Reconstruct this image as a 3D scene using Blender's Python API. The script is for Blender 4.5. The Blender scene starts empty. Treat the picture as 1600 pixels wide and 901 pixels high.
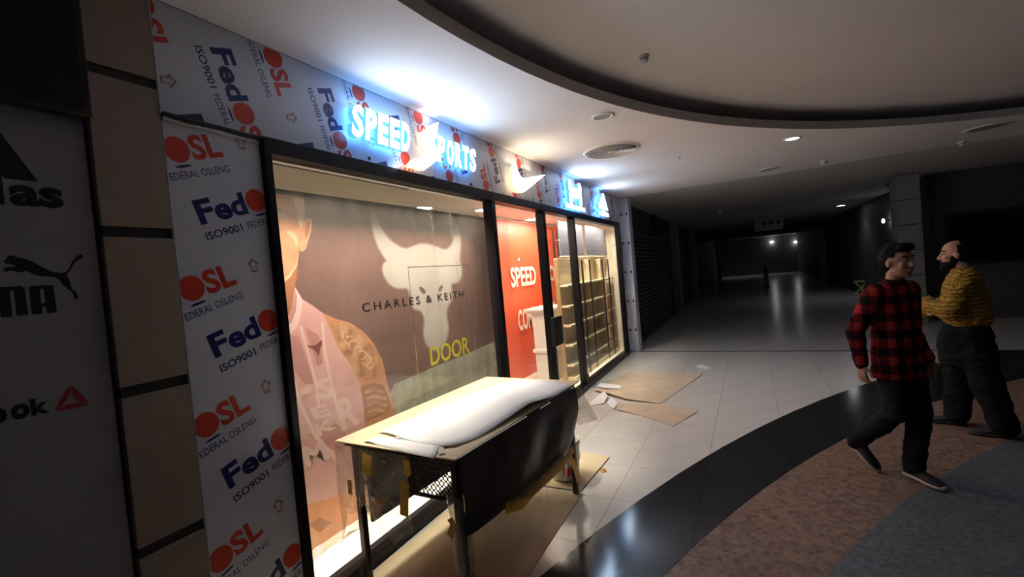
import bpy, bmesh, math, random
import numpy as np
from mathutils import Vector, Matrix, noise
random.seed(7)
scene = bpy.context.scene
C = scene.collection
PI = math.pi

# ------------------------------------------------------------------ camera
YAW, PIT, ROL, FPX = 0.47651, -0.02852, -0.08808, 723.7
CAM = Vector((0.0, -2.245, 1.75))
_f = Vector((math.cos(PIT)*math.cos(YAW), math.cos(PIT)*math.sin(YAW), math.sin(PIT)))
_r0 = Vector((math.sin(YAW), -math.cos(YAW), 0)); _u0 = _r0.cross(_f)
_r = _r0*math.cos(ROL) + _u0*math.sin(ROL); _u = -_r0*math.sin(ROL) + _u0*math.cos(ROL)
cam_data = bpy.data.cameras.new('camera'); cam = bpy.data.objects.new('camera', cam_data); C.objects.link(cam)
cam_data.sensor_fit = 'HORIZONTAL'; cam_data.sensor_width = 36.0; cam_data.lens = FPX/1600*36.0
cam_data.clip_start = 0.02; cam_data.clip_end = 300
cam.matrix_world = Matrix(((_r.x, _u.x, -_f.x, CAM.x), (_r.y, _u.y, -_f.y, CAM.y), (_r.z, _u.z, -_f.z, CAM.z), (0, 0, 0, 1)))
scene.camera = cam

# ------------------------------------------------------------------ world, exposure
world = bpy.data.worlds.new('World'); scene.world = world; world.use_nodes = True
world.node_tree.nodes['Background'].inputs[0].default_value = (0.62, 0.52, 0.72, 1)
world.node_tree.nodes['Background'].inputs[1].default_value = 0.009
vs = scene.view_settings
vs.view_transform = 'Standard'; vs.look = 'None'; vs.gamma = 1.0; vs.use_curve_mapping = False; vs.exposure = 0.45

# main lights of the place: the line of lamps inside the shop window, downlights
def area_light(name, loc, sx, sy, power, col, rot=(0, 0, 0), spread=PI):
    d = bpy.data.lights.new(name, 'AREA'); d.shape = 'RECTANGLE'; d.size = sx; d.size_y = sy
    d.energy = power; d.color = col; d.spread = spread
    o = bpy.data.objects.new(name, d); C.objects.link(o); o.location = loc; o.rotation_euler = rot
    return o
def spot_light(name, loc, power, col, angle=110, blend=0.6, r=0.06):
    d = bpy.data.lights.new(name, 'SPOT'); d.energy = power; d.color = col
    d.spot_size = math.radians(angle); d.spot_blend = blend; d.shadow_soft_size = r
    o = bpy.data.objects.new(name, d); C.objects.link(o); o.location = loc
    return o
WARM = (1.0, 0.89, 0.71)
SHOPCEIL = 2.66
area_light('window_lamp_light', (3.0, 0.22, 2.585), 2.6, 0.05, 48, WARM, spread=math.radians(70))
area_light('window_lamp_light', (7.4, 0.12, 2.60), 3.2, 0.05, 68, WARM, spread=math.radians(120))
area_light('shop_lamp_light', (5.2, 0.75, 2.63), 1.2, 0.25, 44, WARM)
area_light('shop_lamp_light', (7.3, 0.75, 2.63), 1.6, 0.25, 38, WARM)
spot_light('mall_downlight_light', (6.64, -2.80, 3.06), 8, (0.9, 0.93, 1.0), 120)
spot_light('corridor_downlight_light', (18.93, -5.07, 3.04), 9, (0.85, 0.9, 1.0), 120)
spot_light('far_downlight_light', (41.0, -1.6, 2.95), 14, (0.95, 0.95, 1.0), 130)

# ------------------------------------------------------------------ pixel helpers (photograph frame 1600 x 901)
def ray(x, y): return _f + _r*((x-800)/FPX) - _u*((y-450.5)/FPX)
def onz(x, y, z=0.0):
    d = ray(x, y); return CAM + d*((z-CAM.z)/d.z)
def ony(x, y, Y):
    d = ray(x, y); return CAM + d*((Y-CAM.y)/d.y)
def onx(x, y, X):
    d = ray(x, y); return CAM + d*((X-CAM.x)/d.x)
def onplane(x, y, p, n):
    d = ray(x, y); return CAM + d*((p-CAM).dot(n)/d.dot(n))
def crop(x0, y0, s): return lambda x, y: (x0+x/s, y0+y/s)

# ------------------------------------------------------------------ materials
def new_mat(name):
    m = bpy.data.materials.new(name); m.use_nodes = True
    nt = m.node_tree; return m, nt, nt.nodes['Principled BSDF']
def mat(name, col, rough=0.6, metal=0.0, var=0.12, scale=6.0, bump=0.0, bscale=60.0, spec=0.5, col2=None, detail=4.0):
    m, nt, p = new_mat(name)
    N, L = nt.nodes.new, nt.links.new
    tc = N('ShaderNodeTexCoord'); no = N('ShaderNodeTexNoise'); no.inputs['Scale'].default_value = scale; no.inputs['Detail'].default_value = detail
    L(tc.outputs['Object'], no.inputs['Vector'])
    ramp = N('ShaderNodeValToRGB'); c2 = col2 if col2 else tuple(min(1, c*(1+var)) for c in col)
    c1 = col if col2 else tuple(c*(1-var) for c in col)
    ramp.color_ramp.elements[0].position = 0.3; ramp.color_ramp.elements[1].position = 0.7
    ramp.color_ramp.elements[0].color = (*c1, 1); ramp.color_ramp.elements[1].color = (*c2, 1)
    L(no.outputs['Fac'], ramp.inputs['Fac']); L(ramp.outputs['Color'], p.inputs['Base Color'])
    p.inputs['Roughness'].default_value = rough; p.inputs['Metallic'].default_value = metal
    p.inputs['Specular IOR Level'].default_value = spec
    if bump:
        nb = N('ShaderNodeTexNoise'); nb.inputs['Scale'].default_value = bscale; nb.inputs['Detail'].default_value = 3
        b = N('ShaderNodeBump'); b.inputs['Strength'].default_value = bump; b.inputs['Distance'].default_value = 0.01
        L(tc.outputs['Object'], nb.inputs['Vector']); L(nb.outputs['Fac'], b.inputs['Height']); L(b.outputs['Normal'], p.inputs['Normal'])
    return m
def emis(name, col, strength):
    m, nt, p = new_mat(name)
    p.inputs['Base Color'].default_value = (*[c*0.8 for c in col], 1)
    p.inputs['Emission Color'].default_value = (*col, 1); p.inputs['Emission Strength'].default_value = strength
    return m
def clear_mat(name, tint=(1, 1, 1), ior=1.45, rough=0.02, haze=0.0, hazecol=(0.8, 0.8, 0.8), bump=0.0, bscale=4.0):
    m = bpy.data.materials.new(name); m.use_nodes = True; nt = m.node_tree; nt.nodes.clear()
    N, L = nt.nodes.new, nt.links.new
    out = N('ShaderNodeOutputMaterial'); tr = N('ShaderNodeBsdfTransparent'); tr.inputs[0].default_value = (*tint, 1)
    gl = N('ShaderNodeBsdfGlossy'); gl.inputs['Roughness'].default_value = rough
    fr = N('ShaderNodeLayerWeight'); fr.inputs['Blend'].default_value = 0.5      # Schlick reflectance, same from both sides
    pw = N('ShaderNodeMath'); pw.operation = 'POWER'; pw.inputs[1].default_value = 5.0; L(fr.outputs['Facing'], pw.inputs[0])
    f0 = ((ior-1)/(ior+1))**2
    ma = N('ShaderNodeMath'); ma.operation = 'MULTIPLY_ADD'; ma.inputs[1].default_value = 1-f0; ma.inputs[2].default_value = f0; L(pw.outputs[0], ma.inputs[0])
    mx = N('ShaderNodeMixShader'); L(ma.outputs[0], mx.inputs[0])
    base = tr.outputs[0]
    if haze:
        df = N('ShaderNodeBsdfDiffuse'); df.inputs[0].default_value = (*hazecol, 1)
        m2 = N('ShaderNodeMixShader'); m2.inputs[0].default_value = haze
        L(tr.outputs[0], m2.inputs[1]); L(df.outputs[0], m2.inputs[2]); base = m2.outputs[0]
    L(base, mx.inputs[1]); L(gl.outputs[0], mx.inputs[2]); L(mx.outputs[0], out.inputs[0])
    if bump:
        tc = N('ShaderNodeTexCoord'); nb = N('ShaderNodeTexNoise'); nb.inputs['Scale'].default_value = bscale; nb.inputs['Detail'].default_value = 5
        nb.inputs['Distortion'].default_value = 1.5
        b = N('ShaderNodeBump'); b.inputs['Strength'].default_value = bump; b.inputs['Distance'].default_value = 0.05
        L(tc.outputs['Object'], nb.inputs['Vector']); L(nb.outputs['Fac'], b.inputs['Height'])
        L(b.outputs[0], gl.inputs['Normal']); L(b.outputs[0], fr.inputs['Normal'])
    return m

M = {}
M['tile'] = mat('white floor tile', (0.68, 0.66, 0.65), 0.22, var=0.05, scale=3)
M['grout'] = mat('grey grout', (0.40, 0.385, 0.36), 0.8)
M['blacktile'] = mat('black marble', (0.012, 0.013, 0.017), 0.13, col2=(0.030, 0.031, 0.037), scale=2.2, detail=5)
M['blackgrout'] = mat('dark grout', (0.06, 0.06, 0.06), 0.7)
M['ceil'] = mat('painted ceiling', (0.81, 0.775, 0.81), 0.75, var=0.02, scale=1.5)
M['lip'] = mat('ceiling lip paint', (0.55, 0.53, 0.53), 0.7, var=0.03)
M['frame'] = mat('black anodised aluminium', (0.010, 0.009, 0.013), 0.35, 0.0, var=0.2, spec=0.22)
M['black'] = mat('matt black', (0.012, 0.012, 0.013), 0.6)
M['dark'] = mat('dark paint', (0.05, 0.048, 0.05), 0.7)
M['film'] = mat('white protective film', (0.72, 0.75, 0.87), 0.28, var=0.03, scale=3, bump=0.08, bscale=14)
M['navy'] = mat('navy print', (0.010, 0.018, 0.16), 0.35)
M['red'] = mat('red print', (0.72, 0.055, 0.03), 0.35, var=0.06)
M['arrow'] = mat('arrow print', (0.45, 0.16, 0.14), 0.4)
M['cream'] = mat('cream wall paint', (0.78, 0.70, 0.54), 0.7, var=0.03)
M['shopfloor'] = mat('cream shop floor', (0.82, 0.76, 0.62), 0.4, var=0.03)
M['clad'] = mat('beige cladding', (0.36, 0.29, 0.235), 0.55, var=0.06, scale=9)
M['joint'] = mat('dark joint', (0.03, 0.03, 0.03), 0.6)
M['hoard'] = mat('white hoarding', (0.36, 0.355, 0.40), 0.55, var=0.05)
M['inkblack'] = mat('black ink', (0.008, 0.008, 0.009), 0.5)
M['inkred'] = mat('dark red ink', (0.42, 0.03, 0.055), 0.5)
M['glass'] = clear_mat('window glass', (0.97, 0.98, 0.97), 1.42, 0.0)
M['wrap'] = clear_mat('thin plastic film', (0.98, 0.97, 0.96), 1.5, 0.10, 0.04, (0.85, 0.82, 0.78), 0.5, 3.0)
M['wrap2'] = clear_mat('thicker plastic film', (0.95, 0.93, 0.88), 1.4, 0.15, 0.32, (0.75, 0.70, 0.60), 0.6, 9.0)
M['cardboard'] = mat('brown cardboard', (0.56, 0.45, 0.34), 0.85, var=0.1, scale=5)
M['cardpale'] = mat('pale cardboard', (0.70, 0.58, 0.40), 0.85, var=0.08, scale=4)
M['paper'] = mat('white paper', (0.80, 0.80, 0.84), 0.7, var=0.02)
M['tape'] = mat('brown packing tape', (0.55, 0.33, 0.07), 0.3, var=0.1, scale=20)
M['tapeclear'] = mat('clear tape', (0.55, 0.52, 0.5), 0.25)
M['metalblack'] = mat('black powder coat', (0.016, 0.014, 0.015), 0.38, var=0.1)
M['blacksheet'] = mat('black board', (0.017, 0.014, 0.014), 0.32, var=0.2, bump=0.5, bscale=7)
M['wood'] = mat('pale wood board', (0.72, 0.58, 0.38), 0.55, var=0.06, scale=7)
M['brownwood'] = mat('brown wood', (0.36, 0.22, 0.10), 0.5, var=0.1, scale=7)
M['greyboard'] = mat('grey board', (0.15, 0.15, 0.185), 0.4, var=0.1, scale=2)
M['white'] = mat('white laminate', (0.72, 0.71, 0.68), 0.45, var=0.02)
M['ventmetal'] = mat('grey painted metal', (0.62, 0.61, 0.63), 0.3, 0.0, var=0.03)
M['ledwhite'] = emis('white led face', (0.70, 0.86, 1.0), 15.0)
M['ledblue'] = emis('blue led side', (0.10, 0.42, 1.0), 1.0)
M['ledback'] = emis('blue led back', (0.12, 0.45, 1.0), 4.0)
M['ledwarmback'] = emis('warm led back', (1.0, 0.8, 0.5), 0.9)
M['ledwarm'] = emis('warm led face', (1.0, 0.86, 0.66), 13.0)
M['ledwarmside'] = emis('warm led side', (1.0, 0.75, 0.45), 0.9)
M['lampglow'] = emis('lamp lens', (0.93, 0.95, 1.0), 14.0)
M['shopglow'] = emis('shop lamp lens', (1.0, 0.95, 0.85), 9.0)

def tape_mat(name, col):
    m, nt, p = new_mat(name); N, L = nt.nodes.new, nt.links.new
    tc = N('ShaderNodeTexCoord'); no = N('ShaderNodeTexNoise'); no.inputs['Scale'].default_value = 25; L(tc.outputs['Object'], no.inputs['Vector'])
    r = N('ShaderNodeValToRGB'); r.color_ramp.elements[0].color = (*[c*0.85 for c in col], 1); r.color_ramp.elements[1].color = (*col, 1); L(no.outputs['Fac'], r.inputs[0])
    L(r.outputs[0], p.inputs['Base Color']); p.inputs['Roughness'].default_value = 0.3
    t = N('ShaderNodeBsdfTranslucent'); L(r.outputs[0], t.inputs[0]); x = N('ShaderNodeMixShader'); x.inputs[0].default_value = 0.5
    L(p.outputs[0], x.inputs[1]); L(t.outputs[0], x.inputs[2]); L(x.outputs[0], nt.nodes['Material Output'].inputs[0]); return m
M['tape'] = tape_mat('brown packing tape', (0.78, 0.48, 0.10))
def granite(name, cols, scale, rough):
    m, nt, p = new_mat(name); N, L = nt.nodes.new, nt.links.new
    tc = N('ShaderNodeTexCoord'); vo = N('ShaderNodeTexVoronoi'); vo.inputs['Scale'].default_value = scale
    no = N('ShaderNodeTexNoise'); no.inputs['Scale'].default_value = scale*0.55; no.inputs['Detail'].default_value = 6; no.inputs['Distortion'].default_value = 0.8
    L(tc.outputs['Object'], vo.inputs['Vector']); L(tc.outputs['Object'], no.inputs['Vector'])
    r = N('ShaderNodeValToRGB'); e = r.color_ramp.elements
    e[0].position = 0.28; e[0].color = (*cols[0], 1); e[1].position = 0.72; e[1].color = (*cols[2], 1)
    k = e.new(0.5); k.color = (*cols[1], 1)
    mixn = N('ShaderNodeMix'); mixn.data_type = 'FLOAT'; mixn.inputs[0].default_value = 0.35
    L(no.outputs['Fac'], mixn.inputs[2]); L(vo.outputs['Distance'], mixn.inputs[3])
    L(mixn.outputs[0], r.inputs['Fac']); L(r.outputs['Color'], p.inputs['Base Color'])
    p.inputs['Roughness'].default_value = rough
    return m
M['brown_granite'] = granite('brown mottled granite', [(0.10, 0.056, 0.042), (0.235, 0.145, 0.11), (0.33, 0.215, 0.165)], 26, 0.42)
M['blue_granite'] = granite('blue grey granite', [(0.06, 0.066, 0.08), (0.115, 0.13, 0.155), (0.17, 0.185, 0.21)], 40, 0.4)

# ------------------------------------------------------------------ mesh helpers
class MB:
    def __init__(s): s.v = []; s.f = []; s.mi = []
    def add(s, vs, fs, mi=0):
        n = len(s.v); s.v += [tuple(v) for v in vs]; s.f += [tuple(i+n for i in f) for f in fs]; s.mi += [mi]*len(fs); return s
    def box(s, a, b, mi=0):
        x0, y0, z0 = a; x1, y1, z1 = b
        return s.add([(x0,y0,z0),(x1,y0,z0),(x1,y1,z0),(x0,y1,z0),(x0,y0,z1),(x1,y0,z1),(x1,y1,z1),(x0,y1,z1)],
                     [(0,3,2,1),(4,5,6,7),(0,1,5,4),(1,2,6,5),(2,3,7,6),(3,0,4,7)], mi)
    def bbox(s, a, b, c=0.004, mi=0):          # box with chamfered edges
        bm = bmesh.new(); x0,y0,z0 = a; x1,y1,z1 = b
        bmesh.ops.create_cube(bm, size=1)
        for v in bm.verts: v.co = Vector(((x0+x1)/2+v.co.x*(x1-x0), (y0+y1)/2+v.co.y*(y1-y0), (z0+z1)/2+v.co.z*(z1-z0)))
        bmesh.ops.bevel(bm, geom=bm.edges[:], offset=c, segments=1, affect='EDGES')
        bm.verts.index_update(); s.add([v.co.copy() for v in bm.verts], [[v.index for v in f.verts] for f in bm.faces], mi); bm.free(); return s
    def tube(s, pts, rad, n=10, mi=0, cap=True, squash=1.0):
        pts = [Vector(p) for p in pts]; rad = rad if isinstance(rad, (list, tuple)) else [rad]*len(pts)
        rings = []; up = Vector((0, 0, 1))
        for i, p in enumerate(pts):
            t = (pts[min(i+1, len(pts)-1)]-pts[max(i-1, 0)]).normalized()
            a = t.cross(up) if abs(t.dot(up)) < 0.95 else t.cross(Vector((1, 0, 0)))
            a.normalize(); b = t.cross(a).normalized()
            rings.append([p + a*(rad[i]*math.cos(2*PI*k/n)) + b*(rad[i]*squash*math.sin(2*PI*k/n)) for k in range(n)])
        vs = [v for r in rings for v in r]; fs = []
        for i in range(len(rings)-1):
            for k in range(n): fs.append((i*n+k, i*n+(k+1) % n, (i+1)*n+(k+1) % n, (i+1)*n+k))
        if cap: fs += [tuple(range(n))[::-1], tuple((len(rings)-1)*n+k for k in range(n))]
        return s.add(vs, fs, mi)
    def lathe(s, prof, c, n=24, mi=0):
        vs = []; fs = []
        for r, z in prof:
            for k in range(n): vs.append((c[0]+r*math.cos(2*PI*k/n), c[1]+r*math.sin(2*PI*k/n), c[2]+z))
        for i in range(len(prof)-1):
            for k in range(n): fs.append((i*n+k, i*n+(k+1) % n, (i+1)*n+(k+1) % n, (i+1)*n+k))
        return s.add(vs, fs, mi)
    def prism(s, poly, lo, hi, mi=0):           # poly of (x,y), lo/hi z (numbers or per-vertex lists)
        n = len(poly); lo = lo if isinstance(lo, (list, tuple)) else [lo]*n; hi = hi if isinstance(hi, (list, tuple)) else [hi]*n
        vs = [(p[0], p[1], lo[i]) for i, p in enumerate(poly)] + [(p[0], p[1], hi[i]) for i, p in enumerate(poly)]
        fs = [tuple(range(n))[::-1], tuple(range(n, 2*n))] + [(i, (i+1) % n, n+(i+1) % n, n+i) for i in range(n)]
        return s.add(vs, fs, mi)
    def build(s, name, mats, parent=None, smooth=False, origin=None):
        me = bpy.data.meshes.new(name)
        o = bpy.data.objects.new(name, me); C.objects.link(o)
        off = Vector(origin) if origin is not None else Vector((0, 0, 0))
        if parent is not None:
            o.parent = parent; off = parent['_o'] if False else Vector(PO.get(parent.name, (0, 0, 0)))
        me.from_pydata([tuple(Vector(v)-off) for v in s.v], [], s.f)
        mats = mats if isinstance(mats, (list, tuple)) else [mats]
        for m in mats: me.materials.append(M[m] if isinstance(m, str) else m)
        if len(mats) > 1: me.polygons.foreach_set('material_index', s.mi)
        if smooth: me.polygons.foreach_set('use_smooth', [True]*len(me.polygons))
        bm = bmesh.new(); bm.from_mesh(me); bmesh.ops.recalc_face_normals(bm, faces=bm.faces[:]); bm.to_mesh(me); bm.free()
        me.update()
        if parent is None: o.location = off
        PO[o.name] = tuple(off)
        return o
PO = {}     # world origin of each object, so parts can be given in world coordinates
def tag(o, label, cat=None, group=None, kind=None):
    o['label'] = label
    if cat: o['category'] = cat
    if group: o['group'] = group
    if kind: o['kind'] = kind
    return o
def thing(name, loc, label, cat, group=None, kind=None):
    o = bpy.data.objects.new(name, None); C.objects.link(o); o.location = loc; o.empty_display_size = 0.1
    PO[o.name] = tuple(loc)
    return tag(o, label, cat, group, kind)
def smooth_by_angle(o, ang=0.6):
    me = o.data
    me.polygons.foreach_set('use_smooth', [True]*len(me.polygons)); me.set_sharp_from_angle(angle=ang)

# flat lettering
_tc = {}
def text2d(s, bold=0.0, shear=0.0, spacing=1.0):
    k = (s, bold, shear, spacing)
    if k in _tc: return _tc[k]
    cu = bpy.data.curves.new('lettering', 'FONT'); cu.body = s; cu.size = 1.0; cu.offset = bold; cu.shear = shear; cu.space_character = spacing
    cu.resolution_u = 3; cu.fill_mode = 'FRONT'
    o = bpy.data.objects.new('lettering', cu); C.objects.link(o)
    dg = bpy.context.evaluated_depsgraph_get(); dg.update()
    me = bpy.data.meshes.new_from_object(o.evaluated_get(dg))
    vs = [(v.co.x, v.co.y) for v in me.vertices]; fs = [tuple(p.vertices) for p in me.polygons]
    bpy.data.objects.remove(o); bpy.data.curves.remove(cu); bpy.data.meshes.remove(me)
    x0 = min(v[0] for v in vs); x1 = max(v[0] for v in vs); y0 = min(v[1] for v in vs); y1 = max(v[1] for v in vs)
    vs = [((x-x0)/(x1-x0), (y-y0)/(y1-y0)) for x, y in vs]
    _tc[k] = (vs, fs, (x1-x0)/(y1-y0)); return _tc[k]
def fit(s, u0, v0, u1, v1, bold=0.0, shear=0.0, spacing=1.0):
    vs, fs, _ = text2d(s, bold, shear, spacing)
    return [(u0+x*(u1-u0), v0+y*(v1-v0)) for x, y in vs], fs
def extrude2d(mb, vs, fs, y0, y1, mf=0, ms=1):      # letters standing off a wall that faces -Y; y1 is the front
    n = len(vs)
    V = [(x, y0, z) for x, z in vs]+[(x, y1, z) for x, z in vs]
    bm = bmesh.new(); bv = [bm.verts.new((x, z, 0)) for x, z in vs]; bm.verts.index_update()
    for f in fs:
        try: bm.faces.new([bv[i] for i in f])
        except ValueError: pass
    bmesh.ops.remove_doubles(bm, verts=bm.verts[:], dist=1e-6); bm.verts.index_update()
    P = [v.co.copy() for v in bm.verts]; n = len(P)
    V = [(p.x, y0, p.y) for p in P]+[(p.x, y1, p.y) for p in P]
    F = [[v.index for v in f.verts] for f in bm.faces]
    mb.add(V, [[i+n for i in f] for f in F], mf); 
    mb.add(V, [f[::-1] for f in F], 2)
    mb.add(V, [(e.verts[0].index, e.verts[1].index, e.verts[1].index+n, e.verts[0].index+n) for e in bm.edges if len(e.link_faces) == 1], ms)
    bm.free()
def flat_y(mb, vs, fs, y, mi=0): mb.add([(a, y, b) for a, b in vs], fs, mi)
def clip_rect(vs, fs, u0, v0, u1, v1):
    bm = bmesh.new(); bv = [bm.verts.new((a, b, 0)) for a, b in vs]
    for f in fs:
        try: bm.faces.new([bv[i] for i in f])
        except ValueError: pass
    for co, no in (((u0, 0, 0), (-1, 0, 0)), ((u1, 0, 0), (1, 0, 0)), ((0, v0, 0), (0, -1, 0)), ((0, v1, 0), (0, 1, 0))):
        bmesh.ops.bisect_plane(bm, geom=bm.verts[:]+bm.edges[:]+bm.faces[:], plane_co=co, plane_no=no, clear_outer=True, dist=1e-6)
    bm.verts.index_update()
    r = [(v.co.x, v.co.y) for v in bm.verts], [[v.index for v in f.verts] for f in bm.faces]
    bm.free(); return r
def disc2d(cx, cy, rx, ry, n=24): return [(cx+rx*math.cos(2*PI*k/n), cy+ry*math.sin(2*PI*k/n)) for k in range(n)], [tuple(range(n))]
def poly_y(mb, pix, Y, y=None, f=None):             # a printed shape traced on a flat sheet standing at Y
    P = [ony(*(f(*p) if f else p), Y) for p in pix]
    mb.add([(p.x, Y if y is None else y, p.z) for p in P], [tuple(range(len(P)))])

# ================================================================== SETTING
ZC = 3.10
ZR = 3.31
TX = 9.335                 # threshold line across mall
c1, R1 = (-1.997, -15.688), 15.269
c2, R2 = (-1.691, -13.498), 12.548
c3, R3 = (-2.093, -12.572), 11.229

# ---- floor
mb = MB(); mb.box((-6, -16, -0.12), (60, 5.0, -0.012))
floor = tag(mb.build('floor', 'grout'), 'glossy mall floor of white tiles with a curved black band and granite field', 'floor', kind='structure')
T = 0.605; G = 0.0015
def circ_halfplane(cx, cy, c, R, outside):
    dx, dy = cx-c[0], cy-c[1]; d = math.hypot(dx, dy); n = (dx/d, dy/d)
    p = (c[0]+n[0]*(R-0.0015), c[1]+n[1]*(R-0.0015))
    return (p, n if outside else (-n[0], -n[1]))
def hclip(poly, p, n):
    out = []
    for i in range(len(poly)):
        a, b = poly[i], poly[(i+1) % len(poly)]
        da = (a[0]-p[0])*n[0]+(a[1]-p[1])*n[1]; db = (b[0]-p[0])*n[0]+(b[1]-p[1])*n[1]
        if da >= 0: out.append(a)
        if (da >= 0) != (db >= 0):
            t = da/(da-db); out.append((a[0]+(b[0]-a[0])*t, a[1]+(b[1]-a[1])*t))
    return out
full_me = None
def parea(p): return abs(sum(p[i][0]*p[(i+1) % len(p)][1]-p[(i+1) % len(p)][0]*p[i][1] for i in range(len(p))))/2
def add_tile(name, x0, y0, x1, y1, m, clips):
    global full_me
    q = [(x0, y0), (x1, y0), (x1, y1), (x0, y1)]; whole = True
    for p, n in clips:
        q2 = hclip(q, p, n)
        if len(q2) != len(q) or any(abs(a[0]-b[0])+abs(a[1]-b[1]) > 1e-6 for a, b in zip(q, q2)): whole = False
        q = q2
        if len(q) < 3: return
    if parea(q) < 0.002: return
    regular = whole and abs(x1-x0-T+2*G) < 1e-6 and abs(y1-y0-T+2*G) < 1e-6 and m == 'tile'
    if regular and full_me:
        o = bpy.data.objects.new(name, full_me); C.objects.link(o); o.parent = floor; o.location = (x0, y0, 0); return o
    mb = MB(); mb.prism([(a-x0, b-y0) for a, b in q], -0.012, 0.0)
    o = mb.build(name, m); o.parent = floor; o.location = (x0, y0, 0)
    if regular: full_me = o.data
X0 = 2.745-6*T
nx = int((TX-X0)/T)+1
for i in range(nx):
    for j in range(13):
        xa, xb = X0+i*T, min(X0+(i+1)*T, TX-0.012); yb, ya = -j*T, -(j+1)*T
        if xb-xa < 0.03: continue
        cx, cy = (xa+xb)/2, (ya+yb)/2
        dd = math.hypot(cx-c1[0], cy-c1[1])
        if dd > R1-0.5: add_tile('floor_tile', xa+G, ya+G, xb-G, yb-G, 'tile', [circ_halfplane(cx, cy, c1, R1, True)])
        d2 = math.hypot(cx-c2[0], cy-c2[1])
        if dd < R1+0.6 and d2 > R2-0.6:
            add_tile('band_tile', xa+G*0.4, ya+G, xb-G*0.4, yb-G, 'blacktile', [circ_halfplane(cx, cy, c1, R1, False), circ_halfplane(cx, cy, c2, R2, True)])
for i in range(10):
    for j in range(14):
        xa, yb = TX+0.046+i*T, -j*T+0.6; 
        if j == 0: continue
        add_tile('floor_tile', xa+G, yb-T+G, xa+T-G, yb-G, 'tile', [])
mb = MB(); mb.box((TX+0.046+10*T, -9, -0.012), (60, 0.6, 0.0)); o = mb.build('corridor_paving', 'tile', floor)
def arc(c, R, n=80, a0=-20, a1=140): return [(c[0]+R*math.cos(math.radians(a0+(a1-a0)*k/n)), c[1]+R*math.sin(math.radians(a0+(a1-a0)*k/n))) for k in range(n+1)]
A2, A3 = arc(c2, R2-0.002), arc(c3, R3)
mb = MB(); n = len(A2)
mb.add([(*p, 0.0) for p in A2]+[(*p, 0.0) for p in A3], [(k, k+1, n+k+1, n+k) for k in range(n-1)])
mb.build('granite_ring', 'brown_granite', floor)
mb = MB(); mb.add([(*p, 0.0) for p in A3]+[(c3[0], c3[1], 0.0)], [(k, k+1, n) for k in range(n-1)])
mb.build('granite_field', 'blue_granite', floor)
mb = MB(); mb.bbox((TX-0.011, -16, -0.01), (TX+0.045, 0.0, 0.003), 0.001)
tag(mb.build('trim_1', 'joint'), 'thin dark expansion strip across the mall floor', 'trim', kind='structure')

# ---- ceiling with the round recess
cc, RC = (1.434, -7.465), 6.632
mb = MB(); N_ = 144; rx0, rx1, ry0, ry1 = -6.0, TX-0.012, -16.0, 0.0
angs = sorted([2*PI*k/N_ for k in range(N_)]+[math.atan2(y-cc[1], x-cc[0]) % (2*PI) for x in (rx0, rx1) for y in (ry0, ry1)])
inner, outer = [], []
for a in angs:
    d = (math.cos(a), math.sin(a)); inner.append((cc[0]+RC*d[0], cc[1]+RC*d[1]))
    ts = []
    if abs(d[0]) > 1e-9: ts.append(((rx1 if d[0] > 0 else rx0)-cc[0])/d[0])
    if abs(d[1]) > 1e-9: ts.append(((ry1 if d[1] > 0 else ry0)-cc[1])/d[1])
    t = min(ts); outer.append((cc[0]+t*d[0], cc[1]+t*d[1]))
n = len(angs); LIP = 0.085
mb.add([(*p, ZC) for p in inner]+[(*p, ZC) for p in outer], [(k, (k+1) % n, n+(k+1) % n, n+k) for k in range(n)])
mb.add([(*p, ZC+LIP) for p in inner]+[(*p, ZC+LIP) for p in outer], [(k, (k+1) % n, n+(k+1) % n, n+k) for k in range(n)])
mb.add([(*p, ZC) for p in outer]+[(*p, ZC+LIP) for p in outer], [(k, (k+1) % n, n+(k+1) % n, n+k) for k in range(n)])
ceiling = tag(mb.build('ceiling', 'ceil'), 'white mall ceiling with a large round recess', 'ceiling', kind='structure')
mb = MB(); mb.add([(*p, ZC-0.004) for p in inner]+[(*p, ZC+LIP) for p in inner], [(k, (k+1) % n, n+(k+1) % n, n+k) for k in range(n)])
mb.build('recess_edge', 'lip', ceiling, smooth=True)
mb = MB(); mb.box((-6, -16, ZR), (TX, 0.0, ZR+0.08)); mb.build('recess_ceiling', 'ceil', ceiling)
mb = MB(); mb.box((-6, 0.0, ZC+LIP), (TX, 0.08, ZR+0.08)); mb.box((TX-0.012, -16, ZC+0.051), (TX+0.05, 0, ZR+0.08)); mb.build('recess_side_seal', 'ceil', ceiling)  # unseen closing sides, added to keep ambient light out of the recess
mb = MB(); mb.box((TX-0.012, -16, ZC+0.03), (TX+0.06, 0.1, ZC+0.05))
tag(mb.build('trim_2', 'joint'), 'dark expansion groove across the mall ceiling', 'trim', kind='structure')
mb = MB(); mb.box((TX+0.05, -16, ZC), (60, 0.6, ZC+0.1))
tag(mb.build('ceiling', mat('corridor ceiling paint', (0.55, 0.53, 0.52), 0.8, var=0.03)), 'unlit corridor ceiling beyond the dark groove', 'ceiling', kind='structure')

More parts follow.
